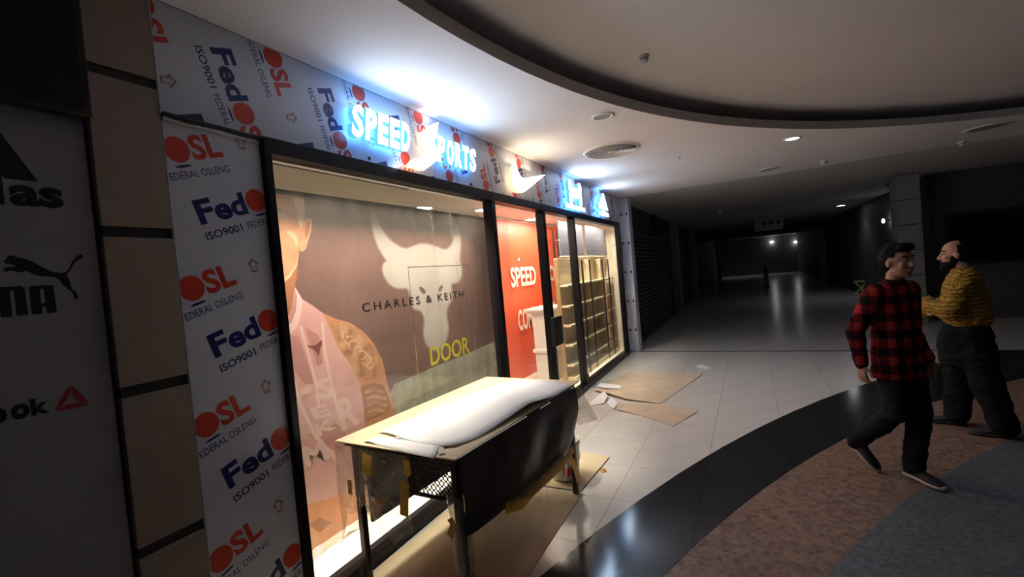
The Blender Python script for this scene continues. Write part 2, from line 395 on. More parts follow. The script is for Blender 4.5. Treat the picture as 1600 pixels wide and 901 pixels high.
# ---- shop shell
mb = MB(); mb.box((1.0, 0.02, -0.011), (9.4, 4.0, 0.05))
tag(mb.build('floor', 'shopfloor'), 'cream floor inside the shop', 'floor', kind='structure')
mb = MB(); mb.box((1.0, 0.10, SHOPCEIL), (9.4, 4.0, SHOPCEIL+0.08)); mb.box((1.0, 0.06, 2.50), (9.4, 0.10, ZC))
tag(mb.build('ceiling', 'white'), 'white ceiling inside the shop', 'ceiling', kind='structure')
mb = MB(); mb.box((1.0, 4.0, 0.0), (9.4, 4.1, 2.8)); tag(mb.build('wall_back', 'cream'), 'cream back wall of the shop', 'wall', kind='structure')
mb = MB(); mb.box((9.22, 0.03, 0.04), (9.40, 4.0, 2.7)); tag(mb.build('wall_right', 'cream'), 'cream side wall inside the shop beside the shelves', 'wall', kind='structure')
mb = MB(); mb.box((1.0, 0.03, 0.04), (1.12, 4.0, 2.7)); tag(mb.build('wall_left', 'cream'), 'cream side wall inside the shop hidden by the poster', 'wall', kind='structure')

# ---- printed film words on the cladding panels
DR, DF, DA = {}, {}, {}
def word(Ox, Oz, ang, rect, acc):
    a = math.radians(ang); ca, sa = math.cos(a), math.sin(a)
    def put(vs, fs, key):
        vs = [(Ox+u*ca-v*sa, Oz+u*sa+v*ca) for u, v in vs]
        if all(x < rect[0] or x > rect[2] for x, z in vs) or all(z < rect[1] or z > rect[3] for x, z in vs): return
        vs, fs = clip_rect(vs, fs, *rect)
        if fs: acc[key].append((vs, fs))
    put(*fit('F', -0.312, -0.055, -0.232, 0.060, 0.035), 'navy'); put(*fit('ed', -0.228, -0.057, -0.062, 0.055, 0.035), 'navy')
    put(*disc2d(0, 0, 0.056, 0.058), 'red'); put(*fit('SL', 0.058, -0.056, 0.205, 0.058, 0.035), 'red')
    put(*disc2d(0, -0.074, 0.036, 0.006, 12), 'navy')
    put(*fit('ISO9001', -0.313, -0.130, -0.125, -0.092, 0.012), 'navy'); put(*fit('FEDERAL OSLENG', -0.095, -0.128, 0.205, -0.095), 'navy')
def arrow(Ox, Oz, ang, rect, acc):
    a = math.radians(ang); ca, sa = math.cos(a), math.sin(a)
    out = [(0, .034), (.030, .004), (.014, .004), (.014, -.032), (-.014, -.032), (-.014, .004), (-.030, .004)]
    cx, cy = 0.0, -0.003
    inn = [(cx+(x-cx)*0.80, cy+(y-cy)*0.84) for x, y in out]
    for sh in ((0, 0), (0.006, -0.004)):
        vs = [(Ox+(u+sh[0])*ca-(v+sh[1])*sa, Oz+(u+sh[0])*sa+(v+sh[1])*ca) for u, v in out+inn]
        n = 7; fs = [(k, (k+1) % n, n+(k+1) % n, n+k) for k in range(n)]
        if all(x < rect[0] or x > rect[2] for x, z in vs) or all(z < rect[1] or z > rect[3] for x, z in vs): continue
        vs, fs = clip_rect(vs, fs, *rect)
        if fs: acc['arrow'].append((vs, fs))
wall_shop = thing('wall_shopfront', (5.2, 0.0, 2.6), 'shopfront fascia clad in printed protective film', 'wall', kind='structure')
def panel(rect, words, arrows, y=0.0, name='cladding_panel', depth=0.03):
    mb = MB(); mb.bbox((rect[0], y, rect[1]), (rect[2], y+depth, rect[3]), 0.002); p = mb.build(name, 'film', wall_shop)
    acc = {'navy': [], 'red': [], 'arrow': []}; e = 0.004
    r2 = (rect[0]+e, rect[1]+e, rect[2]-e, rect[3]-e)
    for w in words: word(*w, r2, acc)
    for w in arrows: arrow(*w, r2, acc)
    for k in ('navy', 'red', 'arrow'):
        if acc[k]:
            q = MB()
            for vs, fs in acc[k]: flat_y(q, vs, fs, y-0.0006)
            ob = q.build(k.replace('arrow', 'arrow')+'_print', k, p)
    return p
ZF0 = 2.595
# upright panel beside the window
ws = [(1.556, 2.252-0.6245*k, 17) for k in range(4)]+[(1.203, 2.443-0.6245*k, 17) for k in range(4)]
panel((1.152, 0.0, 1.608, 2.565), ws, [(1.503, 2.541-0.6235*k, 8) for k in range(5)])
# fascia panels
ws = [(1.541+.627*k, 2.693, -73) for k in range(-1, 4)]+[(1.744+.627*k, 3.056, -73) for k in range(-1, 4)]+[(1.36+.627*k, 2.32, -73) for k in range(0, 4)]
panel((1.152, ZF0, 3.150, ZC-0.002), ws, [(1.2+.627*k, 2.751, -82) for k in range(4)])
def upw(ox, s): return [(ox+.627*k, 2.649+s, 107) for k in range(-1, 5)]+[(ox+0.167+.627*k, 3.006+s, 107) for k in range(-1, 5)], [(ox-.289+.627*k, 2.595+s, 98) for k in range(0, 5)]
for x0, x1, s in ((3.156, 5.092, 0.0), (5.098, 7.088, 0.06), (7.094, 9.13, -0.03)):
    w, a = upw(x0+0.21, s); panel((x0, ZF0, x1, ZC-0.002), w, a)
# right hand pier, wrapped in film with dark fixings
ws = [(9.22, 2.2-0.6245*k, 107) for k in range(4)]
panel((9.145, 0.0, 9.33, ZC-0.002), ws, [])
mb = MB(); mb.bbox((9.345, -0.17, 0.0), (9.62, 0.10, ZC-0.01), 0.004); pier = mb.build('pier', 'film', wall_shop)
for y in (-0.13, -0.02):
    for k in range(5):
        q = MB(); q.bbox((9.338, y-0.016, 0.42+k*0.58), (9.346, y+0.016, 0.47+k*0.58), 0.002); q.build('fixing', 'black', pier)
mb = MB(); mb.tube([(1.155, -0.012, 2.588), (1.25, -0.014, 2.581), (1.40, -0.010, 2.584), (1.52, -0.013, 2.578), (1.612, -0.012, 2.582)], [0.014, 0.017, 0.015, 0.016, 0.017], 8, squash=0.8)
mb.build('sealing_strip', 'black', wall_shop)
mb = MB(); P = [(1.156, 2.566), (1.25, 2.559), (1.37, 2.561), (1.45, 2.552), (1.53, 2.556), (1.606, 2.549)]
mb.add([(x, -0.006, z) for x, z in P]+[(x, -0.012, z+0.016) for x, z in P], [(k, k+1, 7+k, 6+k) for k in range(5)]); mb.build('torn_film_edge', 'paper', wall_shop)
# screws at the fascia foot
for x in (2.4, 3.7, 5.09, 6.1, 7.6, 8.6):
    q = MB(); q.bbox((x, -0.006, ZF0+0.02), (x+0.02, 0.002, ZF0+0.04), 0.002); q.build('fixing', 'black', wall_shop)

# ---- column, hoarding and dark box to the left
col = thing('wall_column', (1.02, 0.1, 0.0), 'beige clad column with dark joint bands left of the printed panels', 'column', kind='structure')
zb = [(-0.01, 0.10), (0.145, 0.742), (0.787, 1.396), (1.441, 2.042), (2.087, 2.692), (2.735, ZC)]
mb = MB(); mb.box((0.905, 0.012, 0), (1.15, 0.25, ZC)); mb.build('core', 'joint', col)
for a, b in zb:
    mb = MB(); mb.bbox((0.898, 0.0, max(0, a)), (1.151, 0.03, b), 0.002); mb.build('cladding_slab', 'clad', col)
HY = 0.022
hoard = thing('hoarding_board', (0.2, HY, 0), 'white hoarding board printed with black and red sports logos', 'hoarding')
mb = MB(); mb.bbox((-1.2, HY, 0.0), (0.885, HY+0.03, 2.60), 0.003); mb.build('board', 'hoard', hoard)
# black striped triangle and wordmark
cA = crop(0, 190, 6.007)
b3 = [ony(*cA(*p), HY) for p in [(-5, 135), (360, 565), (75, 535), (0, 455)]]
def hz(p): return (p.x, p.z)
xb_, zt_ = ony(*cA(360, 565), HY).x, ony(*cA(360, 565), HY).z
h_ = 0.30; bw = 0.087; sl = 0.525
mb = MB()
for k, (xr, ht) in enumerate(((xb_, 0.305), (xb_-0.115, 0.215), (xb_-0.23, 0.12))):
    P = [(xr, zt_), (xr-bw, zt_), (xr-bw-(ht-0.055)*sl, zt_+ht-0.055), (xr-ht*sl, zt_+ht)]
    mb.add([(x, HY-0.0008, z) for x, z in P], [(0, 1, 2, 3)])
mb.build('stripe_logo', 'inkblack', hoard)
pr = ony(*cA(605, 820), HY); pl = ony(*cA(95, 800), HY)
ws_ = pr.x-pl.x
mb = MB(); v, f = fit('as', pl.x, pr.z, pr.x, pr.z+0.076, 0.045); flat_y(mb, v, f, HY-0.0008)
v, f = fit('adid', pl.x-0.16*1.55, pr.z, pl.x-0.012, pr.z+0.105, 0.045); flat_y(mb, v, f, HY-0.0008); mb.build('stripe_wordmark', 'inkblack', hoard)
# leaping cat
cB = crop(0, 380, 6.933)
cat = [(35,200),(95,130),(110,138),(145,128),(165,145),(240,160),(320,185),(400,225),(470,265),(560,305),(640,320),(700,318),(740,280),(770,215),(800,165),(840,130),(880,118),(903,140),(885,160),(850,180),(815,205),(785,245),(765,290),(720,340),(745,380),(765,440),(780,495),(820,520),(850,575),(845,605),(825,607),(795,580),(785,530),(730,495),(680,450),(640,395),(600,370),(540,360),(450,355),(380,345),(330,320),(280,295),(240,315),(180,308),(100,292),(75,312),(35,295),(45,270),(90,258),(155,252),(160,240),(120,225),(60,218)]
mb = MB(); poly_y(mb, cat, HY, HY-0.0008, cB); mb.build('cat_logo', 'inkblack', hoard)
mb = MB()
aA = [(310,480),(335,462),(560,450),(578,465),(615,748),(510,758),(495,685),(455,690),(460,765),(345,772)]
aH = [(430,500),(445,490),(470,492),(490,640),(447,650)]
def letterA(mb):
    o = aA; i = aH
    # outer with slot, as two halves joined round the counter
    L_ = [(310,480),(335,462),(445,456),(445,490),(430,500),(447,650),(470,650),(470,688),(455,690),(460,765),(345,772)]
    R_ = [(445,456),(560,450),(578,465),(615,748),(510,758),(495,685),(470,688),(470,650),(490,640),(470,492),(445,490)]
    poly_y(mb, L_, HY, HY-0.0008, cB); poly_y(mb, R_, HY, HY-0.0008, cB)
letterA(mb)
Mm = [[(-60,475),(-10,470),(135,800),(10,802),(-20,520)], [(150,520),(130,505),(105,515),(135,800),(10,802),(-60,475),(230,463),(265,480),(305,775),(180,787)]]
poly_y(mb, [(-60,478),(230,463),(265,480),(305,775),(180,787),(152,520),(130,503),(103,515),(135,795),(10,802),(-30,520),(-60,520)], HY, HY-0.0008, cB)
e = ony(*cB(-60, 800), HY); v, f = fit('PU', e.x-0.22, e.z, e.x+0.01, e.z+0.10, 0.05); flat_y(mb, v, f, HY-0.0008)
mb.build('cat_wordmark', 'inkblack', hoard)
# red three sided delta and wordmark
cD = crop(0, 580, 9.013)
mb = MB()
for P in ([(965,208),(985,215),(985,310),(950,380),(900,455),(820,530),(768,545),(840,400)], [(1002,205),(1060,235),(1160,330),(1255,435),(1130,432),(1060,400),(1020,340),(1000,290)], [(795,562),(870,500),(960,455),(1080,438),(1220,452),(1240,465),(1100,510),(950,540)]):
    poly_y(mb, P, HY, HY-0.0008, cD)
mb.build('delta_logo', 'inkred', hoard)
mb = MB(); kr = ony(*cD(705, 590), HY); kl = ony(*cD(160, 690), HY); kt = ony(*cD(465, 385), HY)
kz = ony(*cD(490, 620), HY).z
v, f = fit('k', ony(*cD(440, 600), HY).x, kz, kr.x, kt.z, 0.04); flat_y(mb, v, f, HY-0.0008)
wO = ony(*cD(425, 590), HY).x-kl.x
v, f = fit('o', kl.x, kz-0.002, kl.x+wO, kz+0.052, 0.05); flat_y(mb, v, f, HY-0.0008)
v, f = fit('o', kl.x-wO-0.008, kz-0.002, kl.x-0.008, kz+0.052, 0.05); flat_y(mb, v, f, HY-0.0008)
v, f = fit('Reeb', kl.x-wO-0.19, kz, kl.x-wO-0.014, kz+0.07, 0.04); flat_y(mb, v, f, HY-0.0008)
mb.build('delta_wordmark', 'inkblack', hoard)
mb = MB(); mb.bbox((-1.2, -0.045, 2.495), (0.893, 0.02, ZC-0.005), 0.004); bx = thing('fascia_box', (0.0, 0.0, 2.49), 'plain black fascia box above the white hoarding board', 'sign box'); mb.build('casing', 'black', bx)
mb = MB(); mb.bbox((-1.18, -0.05, 2.53), (0.87, -0.044, ZC-0.04), 0.002); mb.build('face_panel', 'frame', bx)

# ---- shop window frames, glass and door
FT = 2.565; FB = 2.505; SILL = 0.075; FD = 0.11
def member(mb, a, b): mb.bbox(a, b, 0.004)
def window(name, x0, x1, lw, rw, label):
    w = thing(name, ((x0+x1)/2, 0.0, 0.0), label, 'window', kind='structure')
    q = MB(); member(q, (x0, -0.03, FB), (x1, FD-0.03, FT+0.028)); q.build('head_rail', 'frame', w)
    q = MB(); member(q, (x0, -0.04, 0.0), (x1, FD-0.03, SILL)); q.build('sill_rail', 'frame', w)
    q = MB(); member(q, (x0, -0.03, SILL), (x0+lw, FD-0.03, FB)); q.build('jamb', 'frame', w)
    if rw:
        q = MB(); member(q, (x1-rw, -0.03, SILL), (x1, FD-0.03, FB)); q.build('jamb', 'frame', w)
    q = MB(); q.box((x0+lw, 0.02, SILL), (x1-rw, 0.026, FB)); g = q.build('pane', 'glass', w)
    return w, g
w1, g1 = window('window_1', 1.610, 4.02, 0.046, 0, 'large shop window pane in front of the poster, lettered DOOR')
w2, g2 = window('window_2', 4.02, 5.30, 0.07, 0, 'shop window pane in front of the red banner')
door, gd = window('door_1', 5.30, 6.42, 0.07, 0, 'glass shop door with a black lock case')
door['category'] = 'door'
w3, g3 = window('window_3', 6.42, 9.14, 0.05, 0.035, 'shop window pane in front of the shelves')
p0, p1 = ony(849, 497, -0.03), ony(872, 540, -0.03)
q = MB(); q.bbox((5.235, -0.085, p1.z+0.02), (5.50, -0.03, p0.z-0.02), 0.006); q.build('lock_case', 'black', door)
q = MB(); q.bbox((5.42, 0.085, p1.z), (5.60, 0.13, p0.z), 0.006); q.build('lock_case', 'black', door)
for k, x in enumerate((5.30, 6.42)):
    q = MB(); q.tube([(x+0.14, -0.005, 0.11), (x+0.14, -0.005, 0.19)], 0.012, 8); q.build('hinge_pin', 'frame', door)
# lettering on the big pane
GY = 0.0185
mb = MB(); cE = crop(540, 320, 3.107)
a, b = ony(*cE(408, 785), GY), ony(*cE(600, 640), GY)
ztop = ony(*cE(410, 690), GY).z; zbot = ony(*cE(415, 783), GY).z
v, f = fit('DOOR', ony(*cE(412, 740), GY).x, zbot, ony(*cE(600, 680), GY).x, ztop, 0.012); flat_y(mb, v, f, GY)
M['yellow'] = mat('yellow marker', (0.85, 0.84, 0.06), 0.5, var=0.03)
tag(mb.build('door_lettering', 'yellow', g1), 'yellow hand lettering reading DOOR')
mb = MB(); M['etch'] = mat('dark lettering', (0.05, 0.035, 0.03), 0.4); M['etch2'] = mat('pale lettering edge', (0.55, 0.45, 0.40), 0.4)
xL = ony(*cE(80, 500), GY).x; xR = ony(*cE(572, 440), GY).x; zt = ony(*cE(120, 472), GY).z; zb_ = ony(*cE(122, 515), GY).z
v, f = fit('CHARLES & KEITH', xL, zb_, xR, zt, 0.0, 0.0, 1.35)
flat_y(mb, v, f, GY); mb.build('wordmark', 'etch', g1)
mb = MB(); flat_y(mb, [(x+0.008, z-0.008) for x, z in v], f, GY+0.0006); mb.build('wordmark_edge', 'etch2', g1)
xa = ony(*cE(330, 600), GY).x; xb = ony(*cE(612, 500), GY).x; zt = ony(*cE(590, 290), GY).z
mb = MB(); t = 0.006
for r in ((xa, 0.3, xa+t, zt), (xb-t, 0.3, xb, zt), (xa, zt-t, xb, zt)): mb.add([(r[0], GY, r[1]), (r[2], GY, r[1]), (r[2], GY, r[3]), (r[0], GY, r[3])], [(0, 1, 2, 3)])
M['outline'] = mat('thin pale outline', (0.62, 0.50, 0.38), 0.4); mb.build('door_outline', 'outline', g1)

# ---- far corridor
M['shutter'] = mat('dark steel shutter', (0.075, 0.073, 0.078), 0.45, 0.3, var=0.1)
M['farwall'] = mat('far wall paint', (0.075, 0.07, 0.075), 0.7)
M['farpale'] = mat('far pale paint', (0.34, 0.33, 0.34), 0.6)
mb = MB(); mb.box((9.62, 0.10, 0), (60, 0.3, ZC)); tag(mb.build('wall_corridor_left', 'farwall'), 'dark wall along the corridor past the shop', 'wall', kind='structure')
sh = thing('roller_shutter', (13, 0.05, 0), 'closed dark roller shutter on the wall past the shop', 'shutter')
for k in range(24):
    q = MB(); z = 0.02+k*0.098
    q.tube([(9.75, 0.06, z+0.047), (15.6, 0.06, z+0.047)], 0.047, 8, squash=0.35 if False else 1.0); q.build('shutter_slat', 'shutter', sh)
q = MB(); q.bbox((9.70, -0.03, 2.37), (15.7, 0.10, 2.44), 0.005); q.build('hood', 'shutter', sh)
for x in (9.66, 15.62):
    q = MB(); q.bbox((x, -0.02, 0), (x+0.1, 0.10, 2.37), 0.005); q.build('guide_rail', 'shutter', sh)
q = MB(); pc = ony(1022, 345, 0.09)
for r0, r1_, m_ in ((0.26, 0.22, 'black'), (0.22, 0.20, 'farpale')): pass
ck = thing('round_sign', (pc.x, 0.09, pc.z), 'dark round sign high on the wall above the roller shutter', 'sign')
q = MB(); n = 28
def ring_y(q, cx, cz, ra, rb, y0, y1, n=28):
    V = []
    for r, y in ((ra, y0), (ra, y1), (rb, y1), (rb, y0)): V += [(cx+r*math.cos(2*PI*k/n), y, cz+r*1.25*math.sin(2*PI*k/n)) for k in range(n)]
    q.add(V, [(j*n+k, j*n+(k+1) % n, ((j+1) % 4)*n+(k+1) % n, ((j+1) % 4)*n+k) for j in range(4) for k in range(n)])
ring_y(q, pc.x, pc.z, 0.30, 0.24, 0.10, 0.03); q.build('rim', 'black', ck)
q = MB(); q.add([(pc.x+0.25*math.cos(2*PI*k/n), 0.06, pc.z+0.31*math.sin(2*PI*k/n)) for k in range(n)], [tuple(range(n))]); q.build('face', 'farwall', ck)
for nm, x in (('wall_pilaster', 16.3), ('wall_pilaster', 22.0)):
    q = MB(); q.bbox((x, -0.16, 0), (x+0.35, 0.10, ZC), 0.01); tag(q.build(nm, 'farpale'), 'pale pilaster on the corridor wall, '+('nearer one' if x < 20 else 'farther one'), 'pilaster', kind='structure')
# right hand wall facing the camera and the joint-lined pillar at its corner
RX = 12.9
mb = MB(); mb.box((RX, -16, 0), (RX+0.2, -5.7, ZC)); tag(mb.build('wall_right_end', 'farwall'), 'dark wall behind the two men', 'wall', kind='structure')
pil = thing('wall_pillar', (12.4, -5.35, 0), 'grey clad pillar with joints standing behind the two men', 'pillar', kind='structure')
M['pillar'] = mat('grey stone cladding', (0.26, 0.25, 0.25), 0.6)
pa, pb = onx(1402, 330, 12.2), onx(1440, 330, 12.2)
for k in range(6):
    q = MB(); q.bbox((12.2, pb.y, 0.003+k*0.517), (12.7, pa.y, (k+1)*0.517-0.012), 0.006); q.build('cladding_slab', 'pillar', pil)
q = MB(); q.box((12.21, pb.y+0.01, 0), (12.69, pa.y-0.01, ZC)); q.build('core', 'joint', pil)
pw = [onx(1481, 338, RX), onx(1640, 325, RX), onx(1640, 400, RX), onx(1481, 411, RX)]
y0_, y1_ = pw[1].y-3, pw[0].y; z0_, z1_ = pw[3].z, pw[0].z
w4 = thing('window_4', (RX, (y0_+y1_)/2, z0_), 'dark shop window in the wall behind the bearded man', 'window', kind='structure')
q = MB(); q.bbox((RX-0.04, y0_-0.06, z0_-0.06), (RX, y1_+0.06, z0_), 0.004); q.bbox((RX-0.04, y0_-0.06, z1_), (RX, y1_+0.06, z1_+0.06), 0.004); q.bbox((RX-0.04, y1_, z0_), (RX, y1_+0.06, z1_), 0.004); q.build('window_frame', 'black', w4)
q = MB(); q.box((RX-0.02, y0_, z0_), (RX-0.012, y1_, z1_)); q.build('pane', mat('dark glass', (0.006, 0.006, 0.008), 0.1), w4)
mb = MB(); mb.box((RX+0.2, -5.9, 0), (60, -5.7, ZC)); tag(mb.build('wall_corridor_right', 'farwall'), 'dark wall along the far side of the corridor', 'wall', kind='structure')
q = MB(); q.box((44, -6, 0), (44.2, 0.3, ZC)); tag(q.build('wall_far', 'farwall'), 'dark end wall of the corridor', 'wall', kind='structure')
# far portal with pale lintel
pt = thing('trim_portal', (28, -2.8, 0), 'pale framed opening at the far end of the corridor', 'portal', kind='structure')
la, lb = onx(1117, 373, 28), onx(1290, 356, 28)
q = MB(); q.bbox((28, -5.7, la.z-0.12), (28.4, 0.1, la.z+0.05), 0.01); q.build('lintel', 'farpale', pt)
q = MB(); q.bbox((28, -5.7, la.z+0.06), (28.3, 0.1, ZC), 0.01); q.build('bulkhead', 'farwall', pt)
q = MB(); q.bbox((27.96, la.y-0.18, 0), (28.3, la.y+0.02, la.z-0.12), 0.01); q.build('post', 'farpale', pt)
q = MB(); q.bbox((27.96, -5.68, 0), (28.3, -5.4, la.z-0.12), 0.01); q.build('post', 'farpale', pt)

# ================================================================== LIT SIGNS
SY0, SY1 = -0.042, -0.085
sign = thing('illuminated_sign', (2.95, SY0, 2.6), 'lit white block letters reading SPEED SPORTS on the fascia', 'sign')
def letter(ch, x0, x1, z0, z1, bold=0.045, mats=('ledwhite', 'ledblue', 'ledback'), slant=0.16):
    vs, fs = fit(ch, 0, 0, 1, 1, 0.03 if ch == 'S' else bold)
    vs = [(x0+u*(x1-x0)+(v-0.5)*slant*(z1-z0), z0+v*(z1-z0)) for u, v in vs]
    q = MB(); extrude2d(q, vs, fs, SY0, SY1); q.build('letter', mats, sign)
xs = [2.205, 2.322, 2.437, 2.553, 2.668]
for ch, x in zip('SPEED', xs): letter(ch, x, x+0.096, 2.712, 2.925)
for ch, x in zip('PORTS', [3.108, 3.232, 3.355, 3.470, 3.590]): letter(ch, x, x+0.100, 2.712, 2.922)
bolt = [(3.148, 3.035), (2.925, 2.905), (2.911, 2.804), (2.973, 2.769), (2.898, 2.690), (2.80, 2.678), (2.785, 2.662), (2.885, 2.655), (2.87, 2.642), (2.721, 2.612), (2.893, 2.606), (3.115, 2.735), (3.105, 2.79), (3.06, 2.86), (3.10, 2.90)]
q = MB(); bm = bmesh.new(); vv = [bm.verts.new((x, z, 0)) for x, z in bolt]; bm.faces.new(vv); bmesh.ops.triangulate(bm, faces=bm.faces[:]); bm.verts.index_update()
extrude2d(q, bolt, [[v.index for v in f.verts] for f in bm.faces], SY0, SY1); bm.free(); tag(q.build('bolt_letter', ('ledwhite', 'ledwarmside', 'ledwarmback'), sign), 'lightning bolt shaped letter S')
def tri(poly):
    bm = bmesh.new(); vv = [bm.verts.new((x, z, 0)) for x, z in poly]; bm.faces.new(vv); bmesh.ops.triangulate(bm, faces=bm.faces[:]); bm.verts.index_update()
    r = [[v.index for v in f.verts] for f in bm.faces]; bm.free(); return r
def smooth_poly(P, it=2):
    for _ in range(it):
        Q = []
        for i in range(len(P)):
            a, b = P[i], P[(i+1) % len(P)]; Q += [(a[0]*.75+b[0]*.25, a[1]*.75+b[1]*.25), (a[0]*.25+b[0]*.75, a[1]*.25+b[1]*.75)]
        P = Q
    return P
sw = thing('illuminated_sign', (4.8, SY0, 2.63), 'lit warm white swoosh sign on the fascia', 'sign')
P = [(4.526, 2.948), (4.47, 2.90), (4.425, 2.83), (4.400, 2.756), (4.415, 2.69), (4.459, 2.648), (4.52, 2.633), (4.60, 2.636), (4.686, 2.660), (5.0, 2.795), (5.316, 2.940), (5.0, 2.872), (4.80, 2.825), (4.70, 2.806), (4.625, 2.812), (4.58, 2.835), (4.548, 2.88)]
q = MB(); extrude2d(q, P, tri(P), -0.045, -0.09); q.build('swoosh_letter', ('ledwarm', 'ledwarmside', 'ledwarmback'), sw)
ua = thing('illuminated_sign', (6.4, SY0, 2.59), 'lit white interlocking emblem sign with lettering below', 'sign')
cx_, cz_ = 6.44, 2.845
def arcband(x, z, r, w, a0, a1, sx=1.0, n=14):
    V = []
    for k in range(n+1):
        a = math.radians(a0+(a1-a0)*k/n); t = w*(0.55+0.45*math.sin(PI*k/n))
        V.append(((r+t/2)*math.cos(a)*sx+x, (r+t/2)*math.sin(a)+z))
    for k in range(n, -1, -1):
        a = math.radians(a0+(a1-a0)*k/n); t = w*(0.55+0.45*math.sin(PI*k/n))
        V.append(((r-t/2)*math.cos(a)*sx+x, (r-t/2)*math.sin(a)+z))
    return V
for sgn in (1, -1):
    V = arcband(cx_, cz_+sgn*0.075, 0.115, 0.075, 180+8 if sgn > 0 else 172, 360-8 if sgn > 0 else 8, 2.0)
    q = MB(); extrude2d(q, V, tri(V), SY0, SY1); q.build('emblem_stroke', ('ledwhite', 'ledblue', 'ledback'), ua)
for sgn in (1, -1):                  # upright horns of the emblem
    for sd in (1, -1):
        V = [(cx_+sd*(0.15+0.0), cz_+sgn*0.06), (cx_+sd*0.265, cz_+sgn*0.05), (cx_+sd*0.275, cz_+sgn*0.13), (cx_+sd*0.225, cz_+sgn*0.172), (cx_+sd*0.165, cz_+sgn*0.165), (cx_+sd*0.15, cz_+sgn*0.11)]
        q = MB(); extrude2d(q, V, tri(V), SY0, SY1+0.001); q.build('emblem_tip', ('ledwhite', 'ledblue', 'ledback'), ua)
v, f = fit('UNDER ARMOUR', 5.99, 2.605, 6.83, 2.665, 0.05); q = MB(); extrude2d(q, v, f, SY0, SY1); q.build('lettering', ('ledwhite', 'ledblue', 'ledback'), ua)
ad = thing('illuminated_sign', (7.85, SY0, 2.61), 'lit white slanted stripe triangle sign at the right end of the fascia', 'sign')
for xr, ht in ((8.13, 0.285), (7.93, 0.20), (7.75, 0.115)):
    P = [(xr, 2.735), (xr-0.155, 2.735), (xr-0.155-(ht-0.06)*0.75, 2.735+ht-0.06), (xr-ht*0.75, 2.735+ht)]
    q = MB(); extrude2d(q, P, [(0, 1, 2, 3)], SY0, SY1); q.build('stripe', ('ledwhite', 'ledblue', 'ledback'), ad)
v, f = fit('adidas', 7.54, 2.622, 8.15, 2.715, 0.05); q = MB(); extrude2d(q, v, f, SY0, SY1); q.build('lettering', ('ledwhite', 'ledblue', 'ledback'), ad)

# unseen uplights added above the letters to strengthen the signs' glow on the ceiling
def added_uplight(parent, x0, x1, z, power, col, y=-0.05):
    o = area_light('added_uplight', (0, 0, 0), x1-x0, 0.04, power, col, (PI, 0, 0)); o.parent = parent
    o.location = Vector(((x0+x1)/2, y, z))-Vector(PO[parent.name])
BLUE = (0.25, 0.58, 1.0)
added_uplight(sign, 2.2, 2.78, 2.935, 0.3, BLUE); added_uplight(sign, 2.98, 3.15, 3.04, 0.1, (0.9, 0.9, 1.0)); added_uplight(sign, 3.12, 3.70, 2.935, 0.27, BLUE)
added_uplight(sw, 4.45, 5.1, 2.955, 0.5, (1.0, 0.80, 0.50)); added_uplight(ua, 6.15, 6.75, 3.03, 0.25, BLUE); added_uplight(ad, 7.7, 8.0, 3.025, 0.22, BLUE)

# ================================================================== INSIDE THE SHOP
PY = 0.45
def pcol(name, c, **k):
    M[name] = mat(name, c, 0.45, **k); return name
pcol('p_mauve', (0.155, 0.075, 0.066), col2=(0.225, 0.122, 0.108), scale=1.1)
pcol('p_skin', (0.55, 0.22, 0.11), col2=(0.74, 0.37, 0.22), scale=5)
pcol('p_skin_light', (0.78, 0.50, 0.35), var=0.05)
pcol('p_skin_dark', (0.42, 0.15, 0.07), var=0.08)
pcol('p_pink', (0.68, 0.35, 0.34), col2=(0.80, 0.46, 0.45), scale=2.2)
pcol('p_pink_light', (0.85, 0.58, 0.55), var=0.03)
pcol('p_pink_dark', (0.56, 0.26, 0.25), var=0.06)
pcol('p_orange', (0.66, 0.24, 0.10), col2=(0.80, 0.36, 0.17), scale=4)
pcol('p_skull', (0.46, 0.41, 0.38), col2=(0.54, 0.49, 0.46), scale=2)
pcol('p_skull_edge', (0.34, 0.25, 0.23), var=0.04)
pcol('p_green', (0.26, 0.25, 0.18), col2=(0.52, 0.53, 0.43), scale=6)
pcol('p_tattoo', (0.40, 0.17, 0.08), col2=(0.72, 0.40, 0.22), scale=11, detail=1.0)
pcol('p_maroon', (0.22, 0.055, 0.06), var=0.05)
poster = thing('poster_stand', (3.2, PY, 0.05), 'large printed poster of a man in a pink hooded vest beside a pale bull skull', 'poster')
zt_p = 2.415
q = MB(); q.bbox((1.30, PY, 0.05), (4.86, PY+0.02, zt_p), 0.003); q.build('sheet', 'p_mauve', poster)
q = MB(); q.box((1.30, PY-0.004, zt_p), (4.86, PY+0.03, zt_p+0.03)); q.build('top_rail', 'dark', poster)
layer = [0]
def shape(name, m, pix, f, lift):
    q = MB(); poly_y(q, pix, PY, PY-0.00016*lift, f); return q.build(name, m, poster)
c4 = crop(400, 280, 3.218); c5 = crop(420, 500, 2.504); c6 = crop(540, 320, 3.107)
# foliage at foot
shape('print_foliage', 'p_green', [(120, 1150), (235, 870), (330, 830), (440, 780), (560, 735), (660, 690), (725, 660), (745, 830), (745, 1000)], c6, 1)
def to6(fn, P): return [fn(*p) for p in P]
ident = lambda x, y: (x, y)
armP = to6(c4, [(335, 672), (400, 700), (470, 720), (540, 765), (590, 820), (630, 901)])+to6(c5, [(440, 140), (452, 190), (462, 240), (478, 290), (495, 350), (500, 400), (375, 460), (300, 440), (260, 200)])
shape('print_arm', 'p_skin', armP, ident, 2)
shape('print_tattoo', 'p_tattoo', to6(c5, [(238, 10), (300, 12), (350, 35), (390, 75), (420, 130), (435, 200), (425, 225), (375, 215), (345, 232), (310, 160), (262, 90)]), ident, 3)
shape('print_tattoo', 'p_skin_dark', to6(c5, [(360, 260), (410, 245), (450, 255), (468, 300), (480, 345), (430, 375), (375, 400), (372, 330)]), ident, 3)
